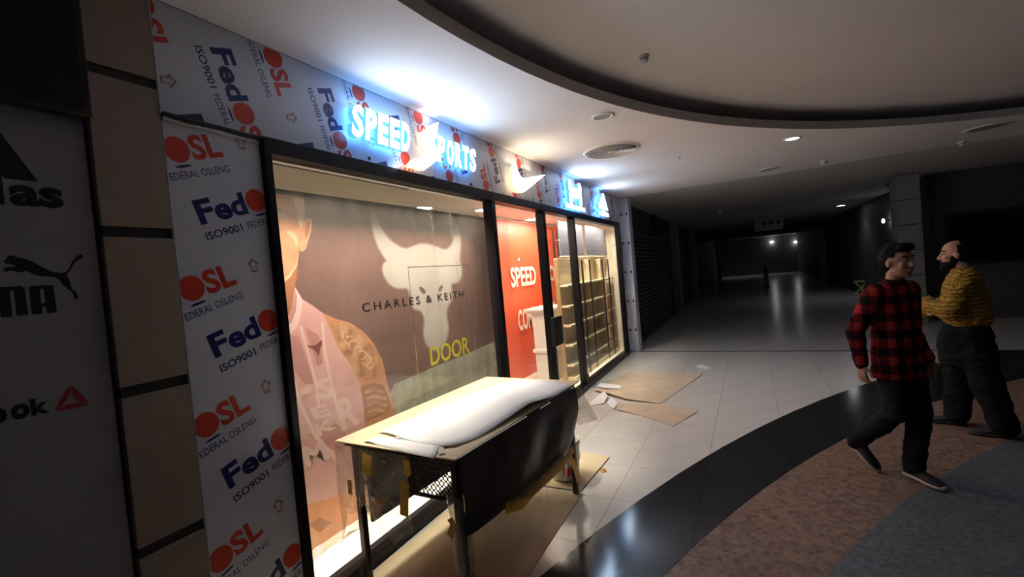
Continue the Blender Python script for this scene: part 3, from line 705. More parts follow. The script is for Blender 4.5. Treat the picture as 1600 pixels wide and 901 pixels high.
for k in range(4):
    y = 270+k*26; shape('print_tattoo_line', 'p_tattoo', to6(c5, [(375+k*4, y+8), (410, y-5), (455+k*6, y+6), (455+k*6, y+16), (410, y+7), (377+k*4, y+18)]), ident, 4)
for k in range(7):     # curled tattoo strokes on the shoulder
    a = k*0.9; cx0, cy0 = 300+k*16, 60+k*19
    V = arcband(cx0, cy0, 14+3*(k % 3), 6, 20+50*k, 260+50*k, 1.0, 8); shape('print_tattoo_line', 'p_skin_light', [c5(*p) for p in V], ident, 4)
head = [(-260, 60), (75, 72), (180, 80), (238, 95), (248, 150), (244, 205), (236, 255), (222, 300), (217, 360), (210, 430), (200, 500), (190, 560), (175, 660), (150, 760), (60, 800), (-200, 780)]
shape('print_head', 'p_skin', head, c4, 2)
shape('print_brow_light', 'p_skin_light', [(185, 90), (236, 98), (246, 150), (240, 205), (228, 250), (215, 225), (205, 160)], c4, 3)
shape('print_cheek_light', 'p_skin_light', [(150, 260), (190, 262), (210, 300), (205, 340), (188, 300), (160, 275)], c4, 3)
shape('print_neck_shade', 'p_skin_dark', [(95, 470), (150, 500), (195, 440), (212, 400), (205, 490), (188, 570), (168, 680), (140, 700), (120, 600)], c4, 3)
shape('print_jaw_line', 'p_skin_light', [(130, 510), (165, 480), (200, 430), (210, 380), (206, 435), (172, 492), (138, 520)], c4, 4)
shape('print_eye', 'p_skin_dark', [(85, 130), (110, 140), (135, 165), (120, 165), (95, 150)], c4, 3)
shape('print_ear', 'p_skin', [(240, 208), (262, 192), (280, 200), (282, 230), (270, 285), (250, 350), (232, 366), (220, 355), (218, 330), (228, 280), (236, 235)], c4, 4)
shape('print_ear_shade', 'p_skin_dark', [(250, 225), (264, 207), (272, 215), (270, 245), (258, 290), (248, 300), (244, 265)], c4, 5)
shirtP = to6(c4, [(60, 720), (150, 745), (180, 650), (195, 540), (215, 575), (232, 602), (285, 635), (335, 672), (355, 720)])+to6(c5, [(245, 50), (270, 105), (310, 160), (342, 215), (358, 270), (368, 330), (375, 410), (372, 700), (300, 800), (100, 830), (-60, 830), (-60, 40)])
shape('print_vest', 'p_pink', shirtP, ident, 5)
shape('print_collar', 'p_pink_light', [(150, 778), (152, 745), (185, 650), (196, 542), (225, 590), (232, 620), (222, 690), (205, 745), (175, 775)], c4, 6)
shape('print_collar_shade', 'p_pink_dark', [(152, 745), (182, 655), (196, 548), (206, 590), (200, 660), (182, 715)], c4, 7)
for P in ([(118, 20), (128, 18), (160, 130), (190, 250), (202, 340), (190, 348), (180, 260), (150, 140)], [(205, 10), (213, 8), (225, 120), (250, 250), (285, 380), (300, 430), (290, 430), (272, 380), (240, 255), (214, 130)], [(85, 190), (92, 190), (130, 330), (190, 450), (290, 560), (280, 570), (180, 465), (120, 340)]):
    shape('print_fold', 'p_pink_light', P, c5, 6)
for P in ([(75, 60), (115, 60), (150, 160), (180, 250), (140, 250), (95, 190)], [(140, 25), (195, 60), (205, 110), (210, 170), (190, 180), (165, 100)], [(150, 450), (200, 440), (260, 400), (300, 440), (290, 520), (240, 500)]):
    shape('print_fold_shade', 'p_pink_dark', P, c5, 5.5)
# large pale lettering across the vest (only pieces of it can be read)
cv = crop(440, 540, 5.007)
pcol('p_letter', (0.84, 0.56, 0.52), var=0.02)
_vl = []
def vestletter(ch, quad, bold=0.04):       # quad: four corners bl br tr tl in cv pixels
    vs, fs, _ = text2d(ch, bold); Q = [Vector(ony(*cv(*p), PY)) for p in quad]
    q = MB(); q.add([tuple((Q[0]*(1-u)+Q[1]*u)*(1-v)+(Q[3]*(1-u)+Q[2]*u)*v-Vector((0, 0.00125+0.0001*len(_vl), 0))) for u, v in vs], fs); _vl.append(ch); q.build('print_letter', 'p_letter', poster)
vestletter('S', [(285, 430), (420, 400), (400, 235), (265, 265)])
vestletter('I', [(150, 390), (235, 360), (225, 310), (140, 340)])
vestletter('R', [(470, 670), (620, 600), (560, 370), (430, 430)])
vestletter('E', [(260, 580), (390, 540), (350, 450), (220, 490)])
vestletter('K', [(280, 720), (430, 640), (390, 560), (250, 620)])
vestletter('M', [(180, 960), (380, 880), (320, 730), (150, 800)])
bull = [(150, 97), (165, 100), (180, 98), (195, 88), (205, 75), (208, 95), (200, 112), (195, 140), (186, 125), (172, 112), (155, 106)]
shape('print_chest_emblem', 'p_maroon', bull, c5, 7)
shape('print_shorts', 'p_orange', [(-60, 735), (60, 728), (140, 722), (230, 700), (310, 680), (380, 660), (390, 820), (300, 900), (-60, 930)], c5, 6)
shape('print_shorts_shade', 'p_skin_dark', [(150, 800), (200, 770), (250, 790), (200, 830)], c5, 7)
# bull skull
skull = [(130,35),(150,72),(178,130),(220,180),(290,220),(330,200),(380,188),(430,200),(488,225),(520,190),(534,140),(535,104),(545,95),(554,130),(557,200),(548,262),(560,300),(560,345),(545,375),(508,380),(515,430),(513,462),(490,498),(487,540),(499,590),(493,645),(468,690),(430,712),(395,682),(378,622),(385,580),(384,540),(365,510),(330,503),(318,470),(308,400),(260,405),(220,390),(190,350),(179,310),(186,282),(205,274),(180,240),(150,180),(130,110),(122,60)]
sk = smooth_poly(skull, 1)
def grow(P, k):
    n = len(P); out = []
    for i in range(n):
        a, b = Vector(P[i-1]), Vector(P[(i+1) % n]); t = (b-a).normalized(); out.append((P[i][0]+t.y*k, P[i][1]-t.x*k))
    return out
shape('print_skull_halo', 'p_skull_edge', grow(sk, 7), c6, 2)
shape('print_skull', 'p_skull', sk, c6, 3)
for P in ([(355, 395), (372, 398), (388, 415), (390, 430), (375, 432), (360, 415)], [(450, 410), (458, 393), (470, 388), (473, 400), (464, 418), (452, 424)]):
    shape('print_skull_eye', 'p_mauve', smooth_poly(P, 1), c6, 4)
# draped clear film in front of the poster
def drape(name, x0, x1, z0, z1, y, amp, m, label, cat, nx=70, nz=24, freq=3.0, seed=0.0, bottom=None):
    q = MB(); V = []
    for j in range(nz+1):
        for i in range(nx+1):
            u = x0+(x1-x0)*i/nx; t = j/nz
            zb = z0+(bottom(u) if bottom else 0)
            w = zb+(z1-zb)*t
            d = amp*(noise.noise(Vector((u*freq+t*0.8, seed, w*0.55)))+0.5*noise.noise(Vector((u*freq*2.3-w*0.9, seed+3, w*0.7))))*(1.0-0.55*t)
            V.append((u, y+d, w))
    q.add(V, [(j*(nx+1)+i, j*(nx+1)+i+1, (j+1)*(nx+1)+i+1, (j+1)*(nx+1)+i) for j in range(nz) for i in range(nx)])
    o = q.build(name, m, smooth=True, origin=((x0+x1)/2, y, z0)); tag(o, label, cat); return o
drape('plastic_sheet', 1.7, 5.02, 0.06, 2.46, 0.34, 0.04, 'wrap', 'clear plastic sheet hanging in folds over the poster', 'plastic sheet', 200, 36, 5.5)
# scraps of white paper at poster foot
def scrap(name, P, zs, m, label, cat, group=None, thick=0.002):
    c = (sum(p[0] for p in P)/len(P), sum(p[1] for p in P)/len(P), min(zs))
    bm = bmesh.new(); vv = [bm.verts.new((p[0], p[1], z)) for p, z in zip(P, zs)]
    mid = bm.verts.new((c[0], c[1], sum(zs)/len(zs)+0.004)); n = len(vv)
    for k in range(n): bm.faces.new((vv[k], vv[(k+1) % n], mid))
    bmesh.ops.subdivide_edges(bm, edges=bm.edges[:], cuts=1)
    for v in bm.verts: v.co.z += max(0, 0.006*noise.noise(v.co*9))
    bmesh.ops.solidify(bm, geom=bm.faces[:], thickness=-thick)
    bm.verts.index_update(); q = MB(); q.add([v.co.copy() for v in bm.verts], [[v.index for v in f.verts] for f in bm.faces]); bm.free()
    lo = min(v[2] for v in q.v); q.v = [(a, b, d-lo+min(zs)) for a, b, d in q.v]
    o = q.build(name, m, origin=c); tag(o, label, cat, group); return o
def sp(fn, P, z, dy=0.0): return [(onz(*fn(*p), z).x, onz(*fn(*p), z).y+dy) for p in P]
c7 = crop(380, 780, 5.0)
scrap('paper_strip', sp(c7, [(505, 340), (600, 345), (560, 420), (520, 470)], 0.055, -0.05), [0.051]*4, 'paper', 'torn white paper at the foot of the poster by the window jamb', 'paper')
scrap('paper_strip', sp(c7, [(690, 185), (820, 140), (825, 180), (760, 210), (690, 240), (640, 310), (600, 330), (650, 280), (680, 215)], 0.055, -0.15), [0.051]*9, 'paper', 'curled white paper strip at the foot of the poster', 'paper')

# red banner
RY = 1.15
M['banner'] = mat('red banner vinyl', (0.74, 0.105, 0.045), 0.42, var=0.06, scale=2, bump=0.25, bscale=3)
xa, xb = ony(773, 450, RY).x-0.3, 9.2
zr = SHOPCEIL-0.01
ban = thing('hanging_banner', ((xa+xb)/2, RY, 0.05), 'red banner with white block lettering hung inside the shop', 'banner')
q = MB(); nx_, nz_ = 60, 24; V = []
def by(u, w): return RY+0.012*noise.noise(Vector((u*2.2, w*1.2, 5)))*(0.4+w*0.3)
for j in range(nz_+1):
    for i in range(nx_+1):
        u = xa+(xb-xa)*i/nx_; w = 0.06+(zr-0.06)*j/nz_; V.append((u, by(u, w), w))
q.add(V, [(j*(nx_+1)+i, j*(nx_+1)+i+1, (j+1)*(nx_+1)+i+1, (j+1)*(nx_+1)+i) for j in range(nz_) for i in range(nx_)]); q.build('sheet', 'banner', ban, smooth=True)
q = MB(); q.tube([(xa, RY, zr-0.01), (xb, RY, zr-0.01)], 0.012, 8); q.build('top_rod', 'ventmetal', ban)
M['bannerwhite'] = mat('banner white print', (0.80, 0.74, 0.66), 0.5, var=0.02)
def bantext(s, pl, pr, ptop, pbot, bold=0.03):
    q = MB(); a, b = ony(*pl, RY), ony(*pr, RY); t, bo = ony(*ptop, RY), ony(*pbot, RY)
    v, f = fit(s, a.x, bo.z, b.x, t.z, bold); flat_y(q, v, f, RY-0.02); q.build('block_lettering', 'bannerwhite', ban)
cR = crop(760, 310, 6.008)
bantext('SPEED', cR(218, 740), cR(455, 720), cR(240, 645), cR(235, 838))
bantext('SPORTS', (846, 434), (882, 430), cR(455, 636), cR(455, 797))
bantext('COMING', (808, 500), (846, 490), (812, 483), (813, 517))
bantext('SOON', (855, 490), (884, 478), (812, 483), (813, 517))

# white display pedestal
ped = thing('display_pedestal', (6.9, 0.78, 0.05), 'white display pedestal with a moulded top in front of the red banner', 'pedestal')
px0, px1, py0, py1 = 6.55, 7.25, 0.50, 0.90
zt1 = ony(835, 483, 0.75).z
pz = ony(850, 482, 0.6).z
q = MB(); q.bbox((px0+0.05, py0+0.05, 0.05), (px1-0.05, py1-0.05, pz-0.10), 0.006); q.build('body', 'white', ped)
q = MB(); q.bbox((px0-0.03, py0-0.03, pz-0.035), (px1+0.03, py1+0.03, pz), 0.006); q.build('top', 'white', ped)
q = MB(); q.add([(px0+0.05, py0+0.05, pz-0.10), (px1-0.05, py0+0.05, pz-0.10), (px1-0.05, py1-0.05, pz-0.10), (px0+0.05, py1-0.05, pz-0.10), (px0-0.01, py0-0.01, pz-0.035), (px1+0.01, py0-0.01, pz-0.035), (px1+0.01, py1+0.01, pz-0.035), (px0-0.01, py1+0.01, pz-0.035)], [(0,1,5,4),(1,2,6,5),(2,3,7,6),(3,0,4,7)]); q.build('cornice', 'white', ped)
zm = ony(838, 558, 0.6).z
q = MB(); q.bbox((px0+0.02, py0+0.02, zm-0.03), (px1-0.02, py1-0.02, zm+0.03), 0.012); q.build('moulding', 'white', ped)
# black metal rack standing behind it
rk = thing('metal_rack', (7.2, 0.98, 0.05), 'tall thin black metal rack frame standing behind the pedestal', 'rack')
rx = [ony(862, 345, 0.98).x, ony(869, 345, 0.98).x, ony(877, 345, 0.98).x]
ztop = 2.52
for x in rx:
    q = MB(); q.bbox((x-0.018, 0.965, 0.05), (x+0.018, 0.995, ztop), 0.003); q.build('upright', 'metalblack', rk)
zc_ = ony(880, 447, 0.98).z
for z in (zc_, zc_-0.55, 0.25):
    q = MB(); q.bbox((rx[1], 0.968, z-0.012), (rx[2], 0.992, z+0.012), 0.003); q.build('crossbar', 'metalblack', rk)
# shelving along the window
SYF, SYB = 0.20, 0.37
shf = thing('shelf_unit', (8.1, 0.4, 0.05), 'pale wooden shelving with black uprights along the right window', 'shelves')
cS = crop(820, 440, 5.006)
lv = [ony(951, 434, SYF).z]+[ony(*cS(*p), SYF).z for p in [(665, 97), (675, 215), (685, 335), (697, 455)]]
sx0, sx1 = ony(887, 446, SYF).x, 9.16
for z in lv:
    q = MB(); q.bbox((sx0, SYF, z-0.03), (sx1, SYB, z), 0.003); q.build('shelf', 'wood', shf)
q = MB(); q.bbox((sx0, SYF-0.01, 0.05), (sx1, SYB, 0.13), 0.004); q.build('plinth', 'wood', shf)
q = MB(); q.bbox((sx0, SYB, 0.05), (sx1, SYB+0.02, 1.949), 0.003); q.build('back_panel', 'cream', shf)
q = MB(); q.bbox((sx0-0.02, SYB-0.05, 0.05), (sx0, SYB+0.02, 1.93), 0.003); q.build('side_panel', 'brownwood', shf)
for px_ in (911, 923, 943, 952):
    x = ony(px_, 448, SYF).x
    q = MB(); q.bbox((x-0.014, SYF-0.022, 0.05), (x+0.014, SYF, 1.90), 0.003); q.build('upright', 'metalblack', shf)
for k in range(3):
    x = sx0+(k+1)*(sx1-sx0)/4
    q = MB(); q.bbox((x, SYF+0.05, 0.13), (x+0.02, SYB, 1.92), 0.003); q.build('divider', 'wood', shf)
# grey film wrapped boards above the shelves
gx = [ony(p, 375, 0.24).x for p in (874, 897, 915, 932, 950)]
for k, (lab, z0) in enumerate((('grey film wrapped board at the left above the shelves', 1.97), ('narrow grey film wrapped board second from left above the shelves', 1.97), ('grey board third from left above the shelves', 1.97), ('pale lilac grey board at the right above the shelves', 1.97))):
    b_ = thing('wrapped_board', (gx[k], 0.30, z0), lab, 'board', 'grey boards above the shelves')
    yb_ = 0.24+0.035*(k % 2)
    q = MB(); q.bbox((gx[k]+0.02, yb_, z0), (gx[k+1]-0.02, yb_+0.025, 2.50), 0.004); q.build('panel', 'greyboard', b_)
    q = MB(); q.bbox((gx[k]+0.02, yb_-0.006, z0-0.02), (gx[k+1]-0.02, yb_+0.03, z0), 0.003); q.build('bottom_rail', 'wood', b_)
# ceiling track just behind glass, with lens strip
tr_ = thing('track_rail', (3.0, 0.21, 2.60), 'white ceiling track with an end bracket just behind the big window', 'track light')
q = MB(); q.bbox((1.62, 0.17, 2.60), (4.35, 0.25, 2.66), 0.006); q.build('body', 'white', tr_)
tp = ony(632, 293, 0.12)
q = MB(); q.bbox((1.66, 0.10, tp.z-0.012), (tp.x+0.04, 0.125, tp.z+0.012), 0.003); q.build('rail', 'dark', tr_)
for x in (1.9, tp.x-0.06):
    q = MB(); q.bbox((x-0.012, 0.10, tp.z+0.012), (x+0.012, 0.125, 2.60 if False else tp.z+0.05), 0.002); q.bbox((x-0.04, 0.09, tp.z+0.05), (x+0.04, 0.135, tp.z+0.062), 0.002); q.build('bracket', 'metalblack', tr_)
# recessed shop lamps
def downlight(name, p, r, label, lens, group=None, tilt=None, facing=-1, rim='white', depth=0.03):
    t = thing(name, p, label, 'ceiling lamp', group)
    q = MB(); q.lathe([(r*0.72, -0.002), (r*0.78, -0.008), (r*0.95, -0.010), (r, -0.004), (r, 0.004), (r*0.7, 0.004)], p, 28); q.build('rim', rim, t, smooth=True)
    q = MB(); n = 24; q.add([(p[0]+r*0.72*math.cos(2*PI*k/n), p[1]+r*0.72*math.sin(2*PI*k/n), p[2]-0.003) for k in range(n)], [tuple(range(n))]); q.build('lens', lens, t)
    return t
for k, (x, y) in enumerate(((659, 325), (757, 327), (832, 342))):
    p = onz(x, y, SHOPCEIL); downlight('recessed_lamp', (p.x, p.y, SHOPCEIL-0.004), 0.17, ('lit recessed lamp in the shop ceiling above the bull skull', 'lit recessed lamp in the shop ceiling beside the first mullion', 'lit recessed lamp in the shop ceiling above the red banner')[k], 'shopglow', 'lamps in the shop ceiling')

# ================================================================== DESK AND WRAPPING
DZ = 0.868
e0 = Vector((1.845, -0.895, 0)); e1 = Vector((3.42, -0.985, 0)); ex = (e1-e0).normalized(); ey = Vector((-ex.y, ex.x, 0)); DL = (e1-e0).length; DW = 0.86
def dk(a, b, z): return e0+ex*a+ey*b+Vector((0, 0, z))
def dbox(q, a, b, c=0.004, mi=0):
    k = len(q.v); q.bbox(a, b, c, mi)
    q.v[k:] = [tuple(dk(v[0], v[1], v[2])) for v in q.v[k:]]
desk = thing('desk', dk(DL/2, DW/2, 0), 'black steel desk with perforated end panel wrapped in plastic outside the shop', 'desk')
q = MB(); dbox(q, (0.02, 0.02, DZ-0.032), (DL-0.02, DW-0.02, DZ-0.006)); q.build('desk_top', 'metalblack', desk)
for a, b in ((0.05, 0.04), (DL-0.09, 0.04), (0.05, DW-0.08), (DL-0.09, DW-0.08)):
    q = MB(); dbox(q, (a, b, 0.003), (a+0.042, b+0.042, DZ-0.03), 0.005); q.build('leg', 'metalblack', desk)
for b in (0.05, DW-0.09):
    q = MB(); dbox(q, (0.09, b, DZ-0.10), (DL-0.09, b+0.03, DZ-0.03)); q.build('apron', 'metalblack', desk)
# perforated end panel: real holes
def perforated(q, b0, b1, z0, z1, a, cols, rows, th=0.003):
    cw, ch = (b1-b0)/cols, (z1-z0)/rows; n = 8
    for i in range(cols):
        for j in range(rows):
            cb, cz = b0+(i+0.5)*cw, z0+(j+0.5)*ch; rr = min(cw, ch)*0.36
            V = []
            for k in range(n):
                an = 2*PI*(k+0.5)/n; V.append((cb+rr*math.cos(an), cz+rr*math.sin(an)))
            for k in range(n):
                an = 2*PI*(k+0.5)/n; cx, sx = math.cos(an), math.sin(an); m_ = max(abs(cx), abs(sx)); V.append((cb+cx/m_*cw/2, cz+sx/m_*ch/2))
            base = [tuple(dk(a, x, z)) for x, z in V]; q.add(base, [(k, (k+1) % n, n+(k+1) % n, n+k) for k in range(n)])
            base2 = [tuple(dk(a+th, x, z)) for x, z in V]; q.add(base2, [(k, (k+1) % n, n+(k+1) % n, n+k) for k in range(n)])
            q.add(base[:n]+base2[:n], [(k, (k+1) % n, n+(k+1) % n, n+k) for k in range(n)])
q = MB(); perforated(q, 0.085, DW-0.085, DZ-0.245, DZ-0.035, 0.062, 24, 7); q.build('perforated_panel', 'metalblack', desk)
q = MB(); dbox(q, (0.055, 0.08, DZ-0.262), (0.075, DW-0.08, DZ-0.245), 0.003); q.build('end_rail', 'metalblack', desk)
q = MB(); dbox(q, (DL-0.08, 0.08, DZ-0.30), (DL-0.06, DW-0.08, DZ-0.03), 0.003); q.build('end_panel', 'metalblack', desk)
# deep drawer body at the back left and black modesty board on the long side
q = MB(); dbox(q, (0.09, DW-0.12, 0.36), (DL-0.09, DW-0.10, DZ-0.03), 0.003); q.build('modesty_panel', 'metalblack', desk)
# cardboard sheet over the desk top
q = MB(); dbox(q, (-0.015, -0.01, DZ), (DL+0.015, DW+0.015, DZ+0.009), 0.002)
cbd = q.build('cardboard_sheet', 'cardpale', origin=dk(DL/2, DW/2, DZ)); tag(cbd, 'brown cardboard sheet lying over the desk top', 'cardboard')
# dark wrapped board hanging on the front
c8 = crop(400, 560, 2.643)
nF = -ey
low = [(860, 740), (905, 715), (950, 680), (1000, 640), (1060, 590), (1110, 578), (1140, 545), (1200, 480), (1260, 425), (1300, 350), (1325, 240)]
PF = dk(0, -0.014, 0)
lowW = [onplane(*c8(*p), PF, nF) for p in low]
lowA = [((w-e0).dot(ex), w.z) for w in lowW]
lowA[0] = (0.0, lowA[0][1]); 
def lowz(a):
    if a <= lowA[0][0]: return lowA[0][1]
    for (a0, z0), (a1, z1) in zip(lowA, lowA[1:]):
        if a0 <= a <= a1: return z0+(z1-z0)*(a-a0)/max(1e-6, a1-a0)
    return lowA[-1][1]
q = MB(); nx_, nz_ = 60, 16; V = []
amax = min(DL, max(a for a, z in lowA))
for j in range(nz_+1):
    for i in range(nx_+1):
        a = amax*i/nx_; t = j/nz_; zb = max(0.12, lowz(a)); z = zb+(DZ-0.008-zb)*t
        d = -0.016-0.028*(0.5+noise.noise(Vector((a*3.2-z*1.5, 2.2, z*2.5))))*math.sin(PI*min(1, (1-t)*0.9+0.02))
        V.append(tuple(dk(a, d, z)))
q.add(V, [(j*(nx_+1)+i, j*(nx_+1)+i+1, (j+1)*(nx_+1)+i+1, (j+1)*(nx_+1)+i) for j in range(nz_) for i in range(nx_)])
ws = q.build('front_wrap', 'blacksheet', desk, smooth=True); tag(ws, 'crinkled black plastic sheet on the long front')
# clear film: near end, around the near leg, hanging tail
def film(name, fn, nu, nv, m, parent):
    q = MB(); q.add([tuple(fn(i/nu, j/nv)) for j in range(nv+1) for i in range(nu+1)], [(j*(nu+1)+i, j*(nu+1)+i+1, (j+1)*(nu+1)+i+1, (j+1)*(nu+1)+i) for j in range(nv) for i in range(nu)])
    return q.build(name, m, parent, smooth=True)
def endfilm(u, t):
    b = 0.30+u*(DW-0.29); zlow = DZ-0.50+0.24*abs(u-0.22)**0.7 if u < 0.6 else DZ-0.36-0.05*math.sin(u*9)-0.25*max(0, u-0.9)*10
    z = zlow+(DZ-0.012-zlow)*t
    d = -0.02-0.035*(0.5+noise.noise(Vector((b*7+z*2, 4.1, z*4))))*(1-t*0.8)
    return dk(d, b, z)
film('end_film', endfilm, 46, 20, 'wrap2', desk)
def legfilm(u, t):
    a = 2*PI*u; z = 0.04+(0.62)*t; r = 0.036+0.02*noise.noise(Vector((math.cos(a)*2, math.sin(a)*2, z*7)))+0.02*t
    return dk(0.07+r*math.cos(a), 0.06+r*math.sin(a), z)
film('leg_film', legfilm, 18, 18, 'wrap2', desk)
def tailfilm(u, t):     # film hanging below the black sheet, blowing to the right
    a = 0.15+u*(amax-0.35); zt = lowz(a)+0.03; zb = max(0.10, zt-0.05-0.28*math.sin(PI*min(1, 0.15+u*0.85))); z = zb+(zt-zb)*t
    return dk(a, -0.03-0.03*noise.noise(Vector((a*6, 1.1, z*5))), z)
film('hanging_film', tailfilm, 40, 8, 'wrap', desk)
def sidefilm(u, t):
    z = 0.56+(DZ-0.03-0.56)*t; return dk(DL+0.01+(1-t)*0.16*(0.35+0.65*u)+0.015*noise.noise(Vector((u*5, t*4, 9))), 0.0+u*0.22-0.12*(1-t), z-0.10*u*(1-t))
film('side_film', sidefilm, 12, 12, 'wrap2', desk)
# tape strips
def strip(name, P, w, m, parent, th=0.0015, n=None):
    """ribbon through world points with half-width vectors"""
    q = MB(); V = []
    for p, hw in zip(P, w): V += [p-hw, p+hw]
    q.add(V, [(2*k, 2*k+1, 2*k+3, 2*k+2) for k in range(len(P)-1)]); 
    o = q.build(name, m, parent)
    if m != 'tape': md = o.modifiers.new('thickness', 'SOLIDIFY'); md.thickness = th
    return o
PE = dk(-0.045, 0, 0); nE = -ex
def onend(p): return onplane(*c8(*p), PE, nE)
def onfront(p, d=-0.05): return onplane(*c8(*p), dk(0, d, 0), nF)
def ribbon(name, pts, half, fn, parent=desk, m='tape'):
    P = [fn(p) for p in pts]; H = []
    for i, p in enumerate(P):
        t = (P[min(i+1, len(P)-1)]-P[max(i-1, 0)]).normalized(); nn = ey if fn is onfront else ex
        H.append(t.cross(nn).normalized()*half)
    return strip(name, P, H, m, parent)
ribbon('tape_strip', [(460, 395), (455, 440), (458, 480)], 0.034, onend)
ribbon('tape_strip', [(615, 510), (612, 580), (612, 650)], 0.030, onend)
ribbon('tape_strip', [(385, 500), (390, 560)], 0.018, onend)
ribbon('tape_strip', [(505, 600), (535, 592)], 0.022, onend)
ribbon('tape_strip', [(620, 420), (628, 470), (615, 480)], 0.022, onend)
ribbon('tape_strip', [(800, 735), (815, 690), (800, 660)], 0.02, onend)
ribbon('tape_strip', [(1030, 618), (1100, 598), (1150, 540), (1210, 487), (1270, 428), (1310, 372)], 0.033, onfront)
ribbon('tape_strip', [(1295, 400), (1318, 450), (1333, 505)], 0.030, onfront)
# thin bright edge on front of top
for P in ([(835, 412), (970, 328), (1118, 238)], [(1175, 205), (1215, 180)]):
    ribbon('edge_tape', P, 0.004, lambda p: onplane(*c8(*p), dk(0, -0.05, 0), nF) if True else None, m='paper')
# big white paper sheet with a wave, and the smaller one under it
def sheet(name, back, front, label, rows=8, m='paper'):
    q = MB(); n = len(back); V = []
    for j in range(rows+1):
        t = j/rows
        for b, f in zip(back, front):
            p = b*(1-t)+f*t; bulge = 0.012*math.sin(PI*t)
            V.append((p.x, p.y, p.z+bulge))
    q.add(V, [(j*n+i, j*n+i+1, (j+1)*n+i+1, (j+1)*n+i) for j in range(rows) for i in range(n-1)])
    c = sum((Vector(v) for v in V), Vector())/len(V); c.z = min(v[2] for v in V)
    o = q.build(name, m, smooth=True, origin=c); md = o.modifiers.new('thickness', 'SOLIDIFY'); md.thickness = 0.0012; tag(o, label, 'paper'); return o
def resample(P, n):
    d = [0]
    for a, b in zip(P, P[1:]): d.append(d[-1]+(b-a).length)
    out = []
    for k in range(n):
        s = d[-1]*k/(n-1); i = max(j for j in range(len(d)) if d[j] <= s+1e-9); i = min(i, len(P)-2)
        out.append(P[i].lerp(P[i+1], (s-d[i])/max(1e-9, d[i+1]-d[i])))
    return out
ZT = DZ+0.0115
def ontop(p, z=ZT): return onz(*c8(*p), z)
def onf(p, b):
    w = onplane(*c8(*p), dk(0, b, 0), nF); return w
back = resample([ontop(p) for p in [(505, 305), (640, 248), (800, 182), (980, 112), (1060, 92)]]+[ontop((1120, 86), ZT+0.01)], 26)
fr_ = [ontop((600, 328), ZT+0.004), ontop((690, 352), ZT+0.006), onf((800, 362), 0.10), onf((900, 335), 0.05), onf((980, 285), 0.03), onf((1060, 230), 0.02), onf((1130, 182), 0.0), onf((1240, 165), -0.02), onf((1308, 155), -0.02)]
for i, p in enumerate(fr_):
    if p.z < ZT+0.003: p.z = ZT+0.003
front = resample(fr_, 26)
sheet('paper_sheet', back, front, 'large wavy sheet of white paper lying on the desk top')
b2 = resample([ontop(p, ZT-0.0012) for p in [(442, 345), (505, 318), (600, 330)]]+[ontop((690, 345), ZT-0.0012), ontop((770, 350), ZT-0.0012)], 12)
f2 = resample([ontop((492, 355), ZT-0.0012), ontop((560, 372), ZT-0.0012), ontop((630, 390), ZT-0.0012), ontop((735, 412), ZT-0.0012)], 12)
sheet('paper_sheet', b2, f2, 'small sheet of white paper taped at the near end of the desk', 4)
for P in ([(755, 348), (768, 392)], [(585, 318), (592, 330)]):
    a_, b_ = ontop(P[0], ZT+0.006), ontop(P[1], ZT+0.006); t_ = (b_-a_).normalized(); h_ = t_.cross(Vector((0, 0, 1)))*0.016
    st = strip('tape_piece', [a_, b_], [h_, h_], 'tapeclear', None, 0.0006); tag(st, 'clear tape piece holding the white paper, '+('larger one at the corner' if P[0][0] > 700 else 'small one near the middle'), 'tape')

# ================================================================== THINGS ON THE FLOOR
def board(name, P, z, label, th=0.005, curl=None, m='cardboard', group='cardboard sheets on the floor'):
    hi = [z+th+(curl[i] if curl else 0) for i in range(len(P))]; lo = [z+(curl[i] if curl else 0) for i in range(len(P))]
    bm = bmesh.new(); vv = [bm.verts.new((p[0], p[1], h)) for p, h in zip(P, hi)]; bm.faces.new(vv); bmesh.ops.triangulate(bm, faces=bm.faces[:])
    bmesh.ops.subdivide_edges(bm, edges=bm.edges[:], cuts=2)
    for v in bm.verts: v.co.z += 0.003*max(0, noise.noise(v.co*4))
    bmesh.ops.solidify(bm, geom=bm.faces[:], thickness=th*0.8); bm.verts.index_update()
    q = MB(); q.add([v.co.copy() for v in bm.verts], [[v.index for v in f.verts] for f in bm.faces]); bm.free()
    lo_ = min(v[2] for v in q.v); q.v = [(a, b, c-lo_+z) for a, b, c in q.v]
    c = (sum(p[0] for p in P)/len(P), sum(p[1] for p in P)/len(P), z)
    return tag(q.build(name, m, origin=c), label, 'cardboard', group)
board('floor_cardboard', [(1.62, -0.06), (1.95, -0.075), (2.2, -0.055), (2.5, -0.09), (2.75, -0.065), (3.34, -0.08), (3.35, -0.965), (2.33, -0.985), (1.6, -0.97)], 0.001, 'large pale cardboard sheet on the floor under the desk', m='cardpale')
board('floor_cardboard', [(3.38, -0.30), (3.39, -0.70), (3.39, -0.945), (4.09, -0.985), (4.12, -0.60), (4.10, -0.32)], 0.001, 'cardboard sheet on the floor under the bucket', 0.006, [0, 0.004, 0.004, 0.006, 0.02, 0.01], m='cardpale')
board('floor_cardboard', [(6.30, -0.15), (6.10, -0.42), (5.91, -0.72), (5.85, -1.15), (6.4, -1.28), (6.9, -1.38), (7.43, -1.50), (7.48, -0.95), (7.45, -0.35)], 0.001, 'large cardboard sheet on the floor beyond the desk', 0.006, [0.015, 0.035, 0.02, 0.0, 0.0, 0.002, 0.008, 0, 0])
board('floor_cardboard', [(5.78, -0.64), (5.49, -0.69), (5.35, -1.0), (5.05, -1.41), (5.58, -1.60), (5.84, -1.19)], 0.001, 'smaller cardboard sheet on the floor nearest the middle of the mall', 0.005, [0.0, 0.012, 0.0, 0.0, 0.004, 0])
